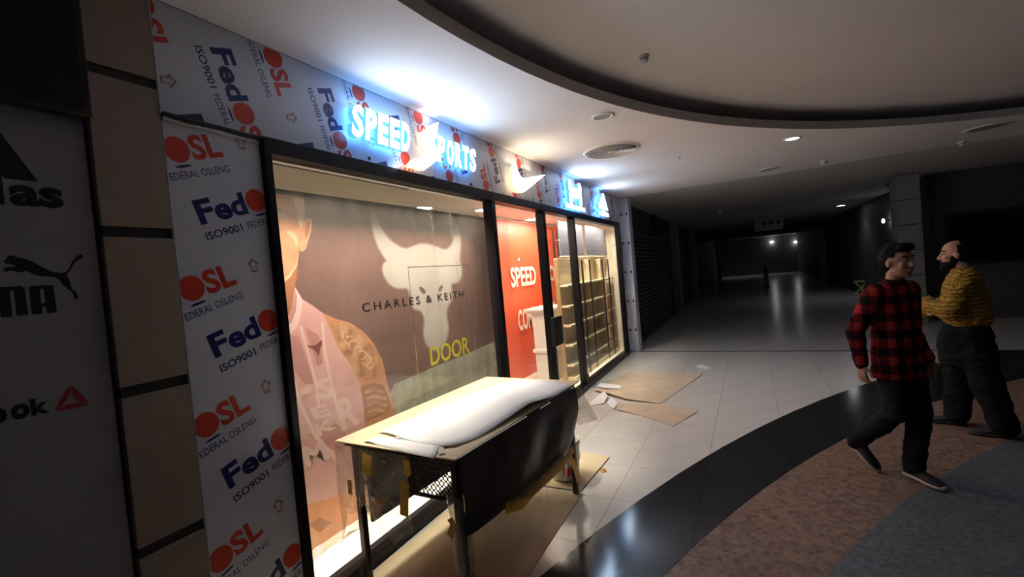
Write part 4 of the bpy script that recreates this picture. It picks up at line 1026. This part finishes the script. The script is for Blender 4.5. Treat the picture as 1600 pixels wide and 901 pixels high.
c9 = crop(880, 540, 5.004)
lift = lambda P, n: [0.009+0.0*k for k in range(n)]
scrap('paper_scrap', sp(c9, [(258, 318), (295, 296), (340, 300), (450, 308), (450, 330), (330, 334)], 0.03), [0.036, 0.040, 0.038, 0.026, 0.022, 0.03], 'paper', 'white paper lying on the large floor cardboard by the window', 'paper', 'paper scraps on the floor')
scrap('paper_scrap', sp(c9, [(188, 470), (250, 420), (320, 378), (348, 412), (320, 455), (240, 462)], 0.004), [0.002, 0.02, 0.05, 0.04, 0.012, 0.002], 'paper', 'crumpled white paper lying by the window foot', 'paper', 'paper scraps on the floor')
scrap('paper_scrap', sp(c9, [(345, 450), (375, 420), (425, 452), (412, 480), (392, 502), (360, 470)], 0.004), [0.012, 0.03, 0.012, 0.012, 0.014, 0.012], 'paper', 'small crumpled white paper at the corner of the smaller floor cardboard', 'paper', 'paper scraps on the floor')
scrap('paper_scrap', sp(c9, [(1028, 165), (1078, 150), (1155, 172), (1125, 186)], 0.003), [0.002, 0.012, 0.003, 0.002], 'paper', 'white paper scrap alone on the far tiles', 'paper', 'paper scraps on the floor')
cb9 = crop(860, 660, 6.436)
scrap('tape_scrap', sp(cb9, [(488, 485), (520, 455), (560, 470), (568, 492), (520, 505)], 0.002), [0.001]*5, 'tape', 'small yellow tape scrap on the tiles beside the desk leg', 'tape')
bk = thing('bucket', (3.60, -0.74, 0.008), 'white plastic bucket with red label on cardboard behind the desk', 'bucket')
q = MB(); q.lathe([(0.001, 0.004), (0.112, 0.004), (0.118, 0.012), (0.140, 0.29), (0.146, 0.295), (0.146, 0.325), (0.136, 0.325), (0.132, 0.29), (0.108, 0.02), (0.001, 0.02)], (3.60, -0.74, 0.008), 28); q.build('body', 'white', bk, smooth=True)
q = MB(); V = []
for k in range(8):
    a = math.radians(195+k*9)
    for r, z in ((0.1225, 0.05), (0.1292, 0.13)): V.append((3.60+r*math.cos(a), -0.74+r*math.sin(a), 0.008+z))
q.add(V, [(2*k, 2*k+2, 2*k+3, 2*k+1) for k in range(7)]); q.build('label', 'red', bk)
q = MB(); q.tube([(3.60+0.15*math.cos(a), -0.74+0.15*math.sin(a)*0.9, 0.30-0.13*math.sin(a) if math.sin(a) > 0 else 0.30+0.13*math.sin(a)) for a in [PI+PI*k/12 for k in range(13)]], 0.003, 6); q.build('handle', 'ventmetal', bk)

# ================================================================== CEILING FITTINGS
p = onz(955, 234.5, ZC)
vent = thing('air_diffuser', (p.x, p.y, ZC), 'round grey ceiling air diffuser of concentric rings', 'air vent')
Rv = 0.32
q = MB(); q.lathe([(Rv*0.90, -0.004), (Rv*0.93, -0.018), (Rv, -0.012), (Rv*1.03, 0.0)], (p.x, p.y, ZC), 40); q.build('rim', 'white', vent, smooth=True)
for k in range(9):
    r = Rv*(0.88-0.085*k)
    q = MB(); q.lathe([(r, -0.026), (r-0.004, -0.028), (r-0.022, -0.004), (r-0.019, -0.002)], (p.x, p.y, ZC), 40); q.build('ring', 'ventmetal', vent, smooth=True)
q = MB(); q.lathe([(0.001, -0.024), (0.035, -0.024), (0.045, -0.012), (0.045, 0)], (p.x, p.y, ZC), 24); q.build('centre_cap', 'ventmetal', vent, smooth=True)
q = MB(); q.lathe([(0.001, -0.001), (Rv*0.9, -0.001)], (p.x, p.y, ZC), 40); q.build('backing', 'dark', vent)
M['lensoff'] = mat('unlit lamp lens', (0.30, 0.28, 0.27), 0.3)
for (x, y), r, lab, lens in (((942, 181), 0.10, 'unlit round recessed lamp near the air diffuser', 'lensoff'), ((1238, 216), 0.095, 'lit recessed lamp at the rim of the round ceiling recess', 'lampglow'), ((1203, 264), 0.17, 'unlit wide recessed lamp near the ceiling groove', 'lensoff'), ((1543, 199), 0.24, 'unlit wide recessed lamp at the right beside the ceiling groove', 'lensoff'), ((1314, 321), 0.16, 'lit recessed lamp in the dark corridor ceiling', 'lampglow')):
    p = onz(x, y, ZC); downlight('recessed_lamp', (p.x, p.y, ZC-0.002), r, lab, lens, 'recessed lamps in the mall ceiling')
def detector(p, lab, r=0.05, name='smoke_detector', m='white', hang=0.06):
    t = thing(name, p, lab, name.replace('_', ' '), 'small ceiling fittings')
    q = MB(); q.lathe([(r*1.1, 0), (r*1.1, -hang*0.25), (r*0.8, -hang*0.4), (r*0.72, -hang), (0.001, -hang*1.05)], p, 18); q.build('housing', m, t, smooth=True)
    q = MB(); q.lathe([(r*0.83, -hang*0.45), (r*0.83, -hang*0.6)], p, 18); q.build('slot_band', 'dark', t)
detector(tuple(onz(1287, 251, ZC)), 'small white smoke detector beside the ceiling groove, nearer the lit lamp')
detector(tuple(onz(1503, 221, ZC)), 'small smoke detector on the ceiling groove above the bearded man')
detector(tuple(onz(1061, 245, ZC)), 'tiny sprinkler head in the ceiling right of the air diffuser', 0.022, 'sprinkler', 'ventmetal', 0.03)
detector(tuple(onz(1006, 87, ZR)), 'small sprinkler head in the recessed ceiling', 0.035, 'sprinkler', 'ventmetal', 0.05)
detector(tuple(onz(1125, 329, ZC)), 'small white detector on the dark corridor ceiling', 0.09, 'smoke_detector', 'white', 0.1)
detector(tuple(onz(1394, 286, ZC)), 'dark detector on the corridor ceiling near the pillar', 0.11, 'smoke_detector', 'dark', 0.08)
# hanging sign box
hp = onx(1200, 347, 20); a_, b_ = onx(1177, 340, 20), onx(1224, 357, 20)
hs = thing('hanging_sign_box', (20, hp.y, hp.z-0.2), 'grey hanging box sign on two rods in the dark corridor', 'sign')
yl, yr = a_.y, b_.y
q = MB(); q.bbox((19.9, yr, b_.z), (20.15, yl, a_.z+0.05), 0.01); q.build('box', 'farpale', hs)
for y in (yl-0.3, yr+0.25):
    q = MB(); q.tube([(20, y, a_.z), (20, y, ZC)], 0.03, 8); q.build('rod', 'farpale', hs)
for k in range(4):
    y = yl-0.28-k*0.24; q = MB(); q.bbox((19.885, y-0.13, b_.z+0.2), (19.905, y, b_.z+0.34), 0.004); q.build('pictogram_panel', 'dark', hs)
# distant lamps on walls
def wall_lamp(p, n, lab, r=0.07):
    t = thing('wall_lamp', p, lab, 'lamp', 'small lit lamps far down the corridor')
    q = MB(); q.lathe([(0.001, -0.05), (r*0.7, -0.05), (r, 0.0), (r*0.7, 0.05), (0.001, 0.05)], p, 14); q.build('globe', 'lampglow', t, smooth=True)
    q = MB(); b = Vector(p)+Vector(n)*0.16; q.tube([tuple(Vector(p)), tuple(b)], 0.02, 6); q.build('bracket', 'dark', t)
for (x, y), lab in (((1206, 378), 'small lit lamp on the end wall, left of two'), ((1243, 378), 'small lit lamp on the end wall, right of two')):
    wall_lamp(tuple(onx(x, y, 43.85)), (1, 0, 0), lab, 0.13)
p = ony(1380, 345, -5.55); wall_lamp(tuple(p), (0, -1, 0), 'small lit lamp on the right corridor wall near the pillar', 0.035)
# far white plinth and gold stand
kp = onz(1197, 441, 0.0); kx = 30.0
a_, b_ = onx(1192, 416, 27.0), onx(1201, 440, 27.0)
kk = thing('info_kiosk', (27, (a_.y+b_.y)/2, 0), 'small pale kiosk post at the far end of the corridor', 'kiosk')
q = MB(); q.bbox((26.9, b_.y, 0), (27.2, a_.y, a_.z), 0.01); q.build('body', 'farpale', kk)
q = MB(); q.bbox((26.86, b_.y-0.03, 0), (27.24, a_.y+0.03, 0.06), 0.01); q.build('base', 'dark', kk)
q = MB(); q.bbox((26.88, b_.y+0.04, a_.z*0.55), (26.91, a_.y-0.04, a_.z-0.06), 0.005); q.build('face', 'dark', kk)
gp = onz(1346, 461, 0)
M['gold'] = mat('pale gold metal', (0.75, 0.60, 0.20), 0.4, 0.0)
a_, b_ = onx(1334, 440, gp.x), onx(1358, 458, gp.x)
gs = thing('folding_stand', (gp.x, gp.y, 0), 'low gold folding stand with crossed legs in the dark corridor', 'stand')
for y0, y1 in ((a_.y, b_.y), (b_.y, a_.y)):
    q = MB(); q.tube([(gp.x, y0, 0.02), (gp.x, y1, a_.z)], 0.025, 8); q.build('crossed_leg', 'gold', gs)
for z in (a_.z, 0.03):
    q = MB(); q.tube([(gp.x, a_.y, z), (gp.x, b_.y, z)], 0.028, 8); q.build('rail', 'gold', gs)
q = MB(); q.tube([(gp.x, (a_.y+b_.y)/2, 0.1), (gp.x, (a_.y+b_.y)/2-0.12, a_.z)], 0.018, 8); q.build('stay', 'gold', gs)
# ================================================================== PEOPLE
def V3(*a): return Vector(a)
def ell(q, c, r, n=12, m=8):
    vs = [(c[0], c[1], c[2]-r[2])]
    for j in range(1, m):
        t = -PI/2+PI*j/m
        for k in range(n): vs.append((c[0]+r[0]*math.cos(t)*math.cos(2*PI*k/n), c[1]+r[1]*math.cos(t)*math.sin(2*PI*k/n), c[2]+r[2]*math.sin(t)))
    vs.append((c[0], c[1], c[2]+r[2])); fs = []
    for k in range(n): fs.append((0, 1+(k+1) % n, 1+k)); fs.append((len(vs)-1, len(vs)-1-n+k, len(vs)-1-n+(k+1) % n))
    for j in range(m-2):
        for k in range(n): fs.append((1+j*n+k, 1+j*n+(k+1) % n, 1+(j+1)*n+(k+1) % n, 1+(j+1)*n+k))
    q.add(vs, fs)
def limb(q, P, R, n=12):                      # chain of tapered capsules
    P = [Vector(p) for p in P]
    for i in range(len(P)): ell(q, P[i], (R[i],)*3, 12, 8)
    for i in range(len(P)-1):
        q.tube([P[i].lerp(P[i+1], t) for t in (0, .5, 1)], [R[i], (R[i]+R[i+1])/2, R[i+1]], n)
def loft(q, rows, n=20):                      # rows of (x centre, y centre, z, half depth, half width)
    vs = []; fs = []
    for cx, cy, z, a, b in rows:
        for k in range(n):
            t = 2*PI*k/n; c, s = math.cos(t), math.sin(t)
            vs.append((cx+a*math.copysign(abs(c)**0.85, c), cy+b*math.copysign(abs(s)**0.85, s), z))
    m = len(rows)
    for j in range(m-1):
        for k in range(n): fs.append((j*n+k, j*n+(k+1) % n, (j+1)*n+(k+1) % n, (j+1)*n+k))
    fs += [tuple(range(n))[::-1], tuple((m-1)*n+k for k in range(n))]
    q.add(vs, fs)
def fuse(q, name, m, voxel=0.01, it=5, parent=None, wrinkle=0.0, wf=8.0, cut=None):
    me = bpy.data.meshes.new(name); me.from_pydata(q.v, [], q.f)
    bm = bmesh.new(); bm.from_mesh(me); bmesh.ops.recalc_face_normals(bm, faces=bm.faces[:]); bm.to_mesh(me); bm.free()
    o = bpy.data.objects.new(name, me); C.objects.link(o)
    r = o.modifiers.new('remesh', 'REMESH'); r.mode = 'VOXEL'; r.voxel_size = voxel; r.use_smooth_shade = True
    s = o.modifiers.new('smooth', 'SMOOTH'); s.factor = 0.5; s.iterations = it
    dg = bpy.context.evaluated_depsgraph_get(); dg.update()
    nm = bpy.data.meshes.new_from_object(o.evaluated_get(dg)); o.modifiers.clear(); o.data = nm; nm.name = name; bpy.data.meshes.remove(me)
    if wrinkle or cut:
        bm = bmesh.new(); bm.from_mesh(nm); bm.normal_update()
        if wrinkle:
            for v in bm.verts:
                c = v.co; v.co = c+v.normal*wrinkle*(noise.noise(Vector((c.x*wf, c.y*wf, c.z*wf*1.6)))+0.5*noise.noise(Vector((c.x*wf*2+c.z*wf*2, c.y*wf*2, c.z*wf*2.5))))
        if cut: bmesh.ops.delete(bm, geom=[v for v in bm.verts if cut(v.co)], context='VERTS')
        bm.to_mesh(nm); bm.free()
    nm.materials.clear(); nm.materials.append(M[m] if isinstance(m, str) else m)
    nm.polygons.foreach_set('use_smooth', [True]*len(nm.polygons))
    if parent: o.parent = parent
    return o
def rotz(p, c, a):
    d = Vector(p)-Vector(c); return Vector(c)+Vector((d.x*math.cos(a)-d.y*math.sin(a), d.x*math.sin(a)+d.y*math.cos(a), d.z))
def add_head(q, hc, yaw, s=1.0):
    k = len(q.v); h = hc
    ell(q, (h[0]-.012*s, h[1], h[2]+.030*s), (.098*s, .078*s, .094*s), 20, 14)
    ell(q, (h[0]+.024*s, h[1], h[2]-.040*s), (.066*s, .061*s, .080*s), 18, 12)
    ell(q, (h[0]+.058*s, h[1], h[2]-.098*s), (.026*s, .028*s, .020*s))
    limb(q, [(h[0]+.082*s, h[1], h[2]+.018*s), (h[0]+.098*s, h[1], h[2]-.010*s), (h[0]+.106*s, h[1], h[2]-.028*s)], [.009*s, .012*s, .015*s])
    ell(q, (h[0]+.070*s, h[1], h[2]+.036*s), (.020*s, .055*s, .012*s))
    for sd in (1, -1):
        ell(q, (h[0]-.008*s, h[1]+sd*.079*s, h[2]-.008*s), (.020*s, .010*s, .033*s))
        ell(q, (h[0]+.058*s, h[1]+sd*.040*s, h[2]-.026*s), (.026*s, .022*s, .024*s))
        ell(q, (h[0]+.097*s, h[1]+sd*.012*s, h[2]-.030*s), (.010*s, .009*s, .008*s))
    ell(q, (h[0]+.084*s, h[1], h[2]-.058*s), (.012*s, .024*s, .007*s)); ell(q, (h[0]+.081*s, h[1], h[2]-.070*s), (.012*s, .020*s, .008*s))
    q.v[k:] = [tuple(rotz(v, hc, yaw)) for v in q.v[k:]]
def add_hand(q, w, d, nrm, side, curl=0.35):   # wrist, finger direction, palm normal, thumb side
    w, d, nrm, side = Vector(w), Vector(d).normalized(), Vector(nrm).normalized(), Vector(side).normalized()
    for k in (-1.5, -.5, .5, 1.5): limb(q, [w+d*.005+side*k*.008, w+d*.085+side*k*.019], [.016, .0125])
    for k, ln in ((1.5, .068), (.5, .078), (-.5, .072), (-1.5, .056)):
        p = w+d*.085+side*k*.020; P = [p]; dd = d.copy()
        for s_ in (.45, .32, .23):
            dd = (dd+nrm*curl).normalized(); P.append(P[-1]+dd*ln*s_)
        limb(q, P, [.0105, .0098, .009, .008], 8)
    p = w+d*.025+side*.030
    limb(q, [p, p+side*.028+d*.022+nrm*.012, p+side*.034+d*.055+nrm*.022], [.014, .0115, .0095], 8)
def add_shoe(root, heel, toe, up, mats, tilt=0.0):
    heel, toe = Vector(heel), Vector(toe); d = (toe-heel); L_ = d.length; d.normalize(); sd = Vector((0, 0, 1)).cross(d).normalized(); un = d.cross(sd)
    sole = MB(); uppr = MB(); n = 14
    prof = [(0.0, .020), (.05, .034), (.2, .038), (.4, .036), (.62, .045), (.8, .046), (.93, .034), (1.0, .014)]
    top = [(0, 0.055), (.05, .085), (.2, .098), (.4, .082), (.62, .060), (.8, .048), (.93, .036), (1.0, .024)]
    for (mb_, z0, ztop, gr) in ((sole, 0.0, None, 1.10), (uppr, 0.018, top, 1.0)):
        rings = []
        for i, (t, w_) in enumerate(prof):
            h_ = (0.030 if ztop is None else ztop[i][1])
            c_ = heel+d*(L_*(t*(1.03 if ztop is None else 1)-(.015 if ztop is None else 0)))
            rings.append([c_+sd*(w_*gr*math.cos(2*PI*k/n)) + un*(z0+(h_-z0)*(0.5+0.5*math.copysign(abs(math.sin(2*PI*k/n))**0.6, math.sin(2*PI*k/n)))) for k in range(n)])
        vs = [v for r_ in rings for v in r_]
        fs = [(i*n+k, i*n+(k+1) % n, (i+1)*n+(k+1) % n, (i+1)*n+k) for i in range(len(rings)-1) for k in range(n)]+[tuple(range(n)), tuple((len(rings)-1)*n+k for k in range(n))]
        mb_.add(vs, fs)
    for nm, mb_, m in (('shoe', uppr, mats[0]), ('shoe_sole', sole, mats[1])):
        me = bpy.data.meshes.new(nm); me.from_pydata([tuple(v) for v in mb_.v], [], mb_.f); me.materials.append(M[m]); o = bpy.data.objects.new(nm, me); C.objects.link(o)
        bm = bmesh.new(); bm.from_mesh(me); bmesh.ops.recalc_face_normals(bm, faces=bm.faces[:]); bm.to_mesh(me); bm.free()
        me.polygons.foreach_set('use_smooth', [True]*len(me.polygons)); o.parent = root if nm == 'shoe' else shoe_o
        if nm == 'shoe': shoe_o = o
def part(root, name, q, m):
    me = bpy.data.meshes.new(name); me.from_pydata([tuple(v) for v in q.v], [], q.f); me.materials.append(M[m]); o = bpy.data.objects.new(name, me); C.objects.link(o); o.parent = root
    bm = bmesh.new(); bm.from_mesh(me); bmesh.ops.recalc_face_normals(bm, faces=bm.faces[:]); bm.to_mesh(me); bm.free()
    me.polygons.foreach_set('use_smooth', [True]*len(me.polygons)); return o
M['skin'] = mat('skin', (0.40, 0.20, 0.13), 0.5, var=0.08, scale=20)
M['skin2'] = mat('fairer skin', (0.50, 0.27, 0.19), 0.45, var=0.08, scale=20)
M['hair'] = mat('black hair', (0.008, 0.007, 0.007), 0.8, bump=0.5, bscale=70, spec=0.15)
M['eyewhite'] = mat('eye white', (0.30, 0.26, 0.24), 0.5, spec=0.2); M['lips'] = mat('lips', (0.28, 0.11, 0.09), 0.5)
M['jeans'] = mat('dark jeans', (0.018, 0.019, 0.026), 0.9, var=0.2, scale=9, bump=0.3, bscale=120, spec=0.1)
M['trousers'] = mat('black trousers', (0.014, 0.013, 0.016), 0.9, var=0.2, scale=7, bump=0.3, bscale=90, spec=0.1)
M['shoe'] = mat('dark shoe fabric', (0.02, 0.022, 0.03), 0.7); M['sole'] = mat('pale rubber sole', (0.50, 0.40, 0.37), 0.6); M['soledark'] = mat('dark rubber sole', (0.03, 0.03, 0.03), 0.7)
m_, nt, p_ = new_mat('red and black check'); N, L = nt.nodes.new, nt.links.new
tc = N('ShaderNodeTexCoord'); sx = N('ShaderNodeSeparateXYZ'); L(tc.outputs['Object'], sx.inputs[0])
def mth(op, a, b=None):
    n_ = N('ShaderNodeMath'); n_.operation = op
    for i_, v_ in ((0, a), (1, b)):
        if v_ is None: continue
        if isinstance(v_, (int, float)): n_.inputs[i_].default_value = v_
        else: L(v_, n_.inputs[i_])
    return n_.outputs[0]
hz_ = mth('GREATER_THAN', mth('SINE', mth('MULTIPLY', sx.outputs['Z'], 2*PI/0.125)), 0.0)
vz_ = mth('GREATER_THAN', mth('SINE', mth('MULTIPLY', mth('ADD', sx.outputs['Y'], mth('MULTIPLY', sx.outputs['X'], 0.9)), 2*PI/0.125)), 0.0)
mixv = mth('MULTIPLY', mth('ADD', hz_, vz_), 0.5)
rp = N('ShaderNodeValToRGB'); rp.color_ramp.interpolation = 'CONSTANT'; e_ = rp.color_ramp.elements
e_[0].position = 0; e_[0].color = (0.010, 0.006, 0.007, 1); e_[1].position = 0.8; e_[1].color = (0.34, 0.022, 0.022, 1); k_ = e_.new(0.3); k_.color = (0.085, 0.008, 0.009, 1)
L(mixv, rp.inputs[0]); L(rp.outputs[0], p_.inputs['Base Color']); p_.inputs['Roughness'].default_value = 0.9; p_.inputs['Specular IOR Level'].default_value = 0.1; M['check'] = m_
m_, nt, p_ = new_mat('mustard knit'); N, L = nt.nodes.new, nt.links.new
tc = N('ShaderNodeTexCoord'); wv = N('ShaderNodeTexWave'); wv.bands_direction = 'Z'; wv.inputs['Scale'].default_value = 9; wv.inputs['Distortion'].default_value = 6; wv.inputs['Detail'].default_value = 3; wv.inputs['Detail Scale'].default_value = 2.5
L(tc.outputs['Object'], wv.inputs['Vector']); rp = N('ShaderNodeValToRGB'); e_ = rp.color_ramp.elements
e_[0].color = (0.24, 0.12, 0.012, 1); e_[1].color = (0.50, 0.28, 0.035, 1); L(wv.outputs['Fac'], rp.inputs[0]); L(rp.outputs[0], p_.inputs['Base Color'])
b_ = N('ShaderNodeBump'); b_.inputs['Strength'].default_value = 0.8; b_.inputs['Distance'].default_value = 0.02; L(wv.outputs['Fac'], b_.inputs['Height']); L(b_.outputs[0], p_.inputs['Normal'])
p_.inputs['Roughness'].default_value = 0.9; M['knit'] = m_

def person(loc, ang, label, skin, headc, headyaw, arms, hands, legs, torso, neck):
    q = MB(); loft(q, torso); add_head(q, headc, headyaw)
    limb(q, neck, [.058, .055, .06])
    for P in arms: limb(q, P, [.055, .043, .030])
    for h in hands: add_hand(q, *h)
    for P in legs: limb(q, P, [.085, .055, .038])
    o = fuse(q, 'person', skin, 0.0075, 4); o.location = loc; o.rotation_euler = (0, 0, ang)
    return tag(o, label, 'person')
def face_parts(root, hc, yaw, brow_w=.006, s=1.0):
    for sd in (1, -1):
        q = MB(); ell(q, tuple(rotz((hc[0]+.076, hc[1]+sd*.031, hc[2]+.012), hc, yaw)), (.011, .014, .008)); eo = part(root, 'eye', q, 'eyewhite')
        q = MB(); ell(q, tuple(rotz((hc[0]+.0845, hc[1]+sd*.031, hc[2]+.012), hc, yaw)), (.004, .006, .006)); part(eo, 'pupil', q, 'hair')
        q = MB(); limb(q, [rotz((hc[0]+.086, hc[1]+sd*.014, hc[2]+.037), hc, yaw), rotz((hc[0]+.084, hc[1]+sd*.035, hc[2]+.042), hc, yaw), rotz((hc[0]+.070, hc[1]+sd*.054, hc[2]+.036), hc, yaw)], [brow_w]*3, 8); part(root, 'eyebrow', q, 'hair')
    q = MB(); ell(q, tuple(rotz((hc[0]+.091, hc[1], hc[2]-.064), hc, yaw)), (.006, .022, .004)); part(root, 'mouth', q, 'lips')

# --- man walking, check shirt
angA = math.radians(226); locA = (4.27, -3.16, 0.0)
hcA = (0.045, 0.0, 1.600); yA = math.radians(-8)
legsA = [[(0, .09, .90), (.075, .075, .50), (.035, .045, .10)], [(0, -.09, .90), (.03, -.085, .52), (-.30, -.06, .20)]]
armsA = [[(-.01, .185, 1.385), (-.05, .235, 1.11), (.06, .225, .88)], [(-.01, -.185, 1.385), (-.12, -.25, 1.12), (-.10, -.235, .875)]]
handsA = [((.06, .225, .87), (.12, 0, -1), (.3, -1, 0), (1, .2, .1), 0.4), ((-.10, -.235, .865), (.05, .02, -1), (.3, 1, 0), (1, -.2, .1), 0.45)]
torsoA = [(0, 0, .84, .10, .15), (0, 0, .95, .105, .155), (0, 0, 1.10, .10, .145), (0, 0, 1.25, .105, .165), (0, 0, 1.36, .095, .18), (0, 0, 1.42, .07, .13), (0.0, 0, 1.46, .055, .06)]
pA = person(locA, angA, 'walking man in a red and black check shirt and dark jeans', 'skin', hcA, yA, armsA, handsA, legsA, torsoA, [(.0, 0, 1.42), (.015, 0, 1.48), (.03, 0, 1.53)])
face_parts(pA, hcA, yA, .0045)
q = MB(); loft(q, [(-.005, 0, .765, .135, .195), (0, 0, .82, .135, .195), (0, 0, .95, .130, .185), (0, 0, 1.10, .125, .178), (0, 0, 1.25, .125, .190), (0, 0, 1.36, .112, .200), (0, 0, 1.425, .085, .14), (0.002, 0, 1.465, .070, .078)])
for P in armsA: limb(q, P, [.072, .060, .046])
fuse(q, 'check_shirt', 'check', 0.011, 4, pA, 0.010, 9.0)
q = MB(); limb(q, [(.0, .055, 1.468), (.055, .03, 1.468), (.075, 0, 1.452), (.055, -.03, 1.468), (0, -.055, 1.468), (-.045, -.03, 1.478), (-.05, 0, 1.482), (-.045, .03, 1.478), (0, .055, 1.468)], [.013]*9, 8); fuse(q, 'shirt_collar', 'check', 0.006, 2, pA)
q = MB()
for P in legsA: limb(q, P, [.098, .078, .068])
loft(q, [(0, 0, .80, .12, .17), (0, 0, .90, .12, .175), (0, 0, .98, .11, .165)])
fuse(q, 'jeans', 'jeans', 0.011, 4, pA, 0.011, 11.0)
add_shoe(pA, (-.035, .06, .006), (.245, .005, .004), None, ('shoe', 'sole'))
add_shoe(pA, (-.355, -.06, .165), (-.155, -.05, .002), None, ('shoe', 'sole'))
q = MB(); h = hcA
ell(q, (h[0]-.022, 0, h[2]+.045), (.108, .090, .098), 22, 14); ell(q, (h[0]+.05, 0, h[2]+.105), (.055, .065, .032)); ell(q, (h[0]-.055, 0, h[2]-.02), (.068, .078, .07))
q.v = [tuple(rotz(v, hcA, yA)) for v in q.v]
def cutA(c):
    d = rotz(c, hcA, -yA)-Vector(hcA); return (d.x > .035 and d.z < .070) or d.z < -.075 or (d.x > -.01 and d.z < .03 and abs(d.y) > .05)
fuse(q, 'hair', 'hair', 0.008, 3, pA, 0.008, 40.0, cutA)
# --- man standing, mustard jumper, arms folded
angB = math.atan2(0.95, 0.30); locB = (5.52, -3.93, 0.0)
hcB = (0.05, 0.0, 1.585); yB = math.radians(8)
legsB = [[(-.02, .10, .88), (-.10, .13, .48), (-.20, .12, .09)], [(0, -.10, .88), (.07, -.10, .48), (.10, -.09, .09)]]
armsB = [[(-.02, .20, 1.38), (.095, .275, 1.10), (.255, .04, 1.145)], [(-.02, -.20, 1.38), (.12, -.26, 1.11), (.275, -.02, 1.075)]]
handsB = [((.255, .04, 1.145), (-.05, -1, .12), (-1, -.1, 0), (.1, .1, 1), 0.3), ((.275, -.02, 1.075), (-.35, 1, .05), (-1, 0, 0), (.2, 0, 1), 0.3)]
torsoB = [(0, 0, .84, .12, .16), (0, 0, .95, .125, .165), (0, 0, 1.10, .125, .160), (0, 0, 1.25, .12, .17), (0, 0, 1.36, .105, .18), (0, 0, 1.42, .075, .13), (0, 0, 1.45, .06, .065)]
pB = person(locB, angB, 'bearded man in a mustard knitted jumper standing with folded arms', 'skin2', hcB, yB, armsB, handsB, legsB, torsoB, [(.0, 0, 1.41), (.012, 0, 1.47), (.03, 0, 1.52)])
face_parts(pB, hcB, yB, .005)
q = MB(); loft(q, [(-.01, 0, .965, .150, .195), (-.005, 0, 1.0, .170, .212), (0, 0, 1.10, .168, .210), (0, 0, 1.25, .155, .208), (0, 0, 1.35, .130, .212), (0, 0, 1.415, .092, .15), (0.005, 0, 1.455, .075, .085)])
for P in armsB: limb(q, [P[0], P[1], P[1].lerp(P[2], .93) if isinstance(P[1], Vector) else Vector(P[1]).lerp(Vector(P[2]), .97)], [.085, .078, .068])
fuse(q, 'knitted_jumper', 'knit', 0.011, 4, pB, 0.016, 13.0)
q = MB(); loft(q, [(-.012, 0, .955, .146, .19), (-.01, 0, .985, .158, .202), (-.008, 0, 1.015, .156, .20)]); fuse(q, 'jumper_rib', 'knit', 0.010, 2, pB)
q = MB()
for P in legsB: limb(q, P, [.125, .115, .098])
loft(q, [(.0, 0, .60, .19, .20), (.01, 0, .74, .20, .205), (.01, 0, .86, .185, .20), (.0, 0, .98, .145, .18)])
fuse(q, 'loose_trousers', 'trousers', 0.012, 4, pB, 0.013, 9.0)
add_shoe(pB, (-.26, .12, .004), (.02, .145, .004), None, ('shoe', 'soledark'))
add_shoe(pB, (.04, -.09, .004), (.32, -.085, .004), None, ('shoe', 'soledark'))
q = MB(); h = hcB
ell(q, (h[0]-.025, 0, h[2]+.030), (.098, .086, .094), 22, 14); ell(q, (h[0]-.05, 0, h[2]-.03), (.066, .076, .065))
q.v = [tuple(rotz(v, hcB, yB)) for v in q.v]
def cutB(c):
    d = rotz(c, hcB, -yB)-Vector(hcB); return (d.x > -.005) or (d.x > -.03 and d.z > .09) or d.z < -.08
fuse(q, 'hair', 'hair', 0.008, 3, pB, 0.004, 40.0, cutB)
q = MB(); ell(q, (h[0]+.035, 0, h[2]-.085), (.066, .064, .048), 16, 10); ell(q, (h[0]+.068, 0, h[2]-.112), (.038, .042, .040)); ell(q, (h[0]+.088, 0, h[2]-.048), (.012, .028, .006))
for sd in (1, -1): ell(q, (h[0]+.012, sd*.060, h[2]-.045), (.030, .016, .045))
q.v = [tuple(rotz(v, hcB, yB)) for v in q.v]
fuse(q, 'beard', 'hair', 0.007, 3, pB, 0.004, 50.0)
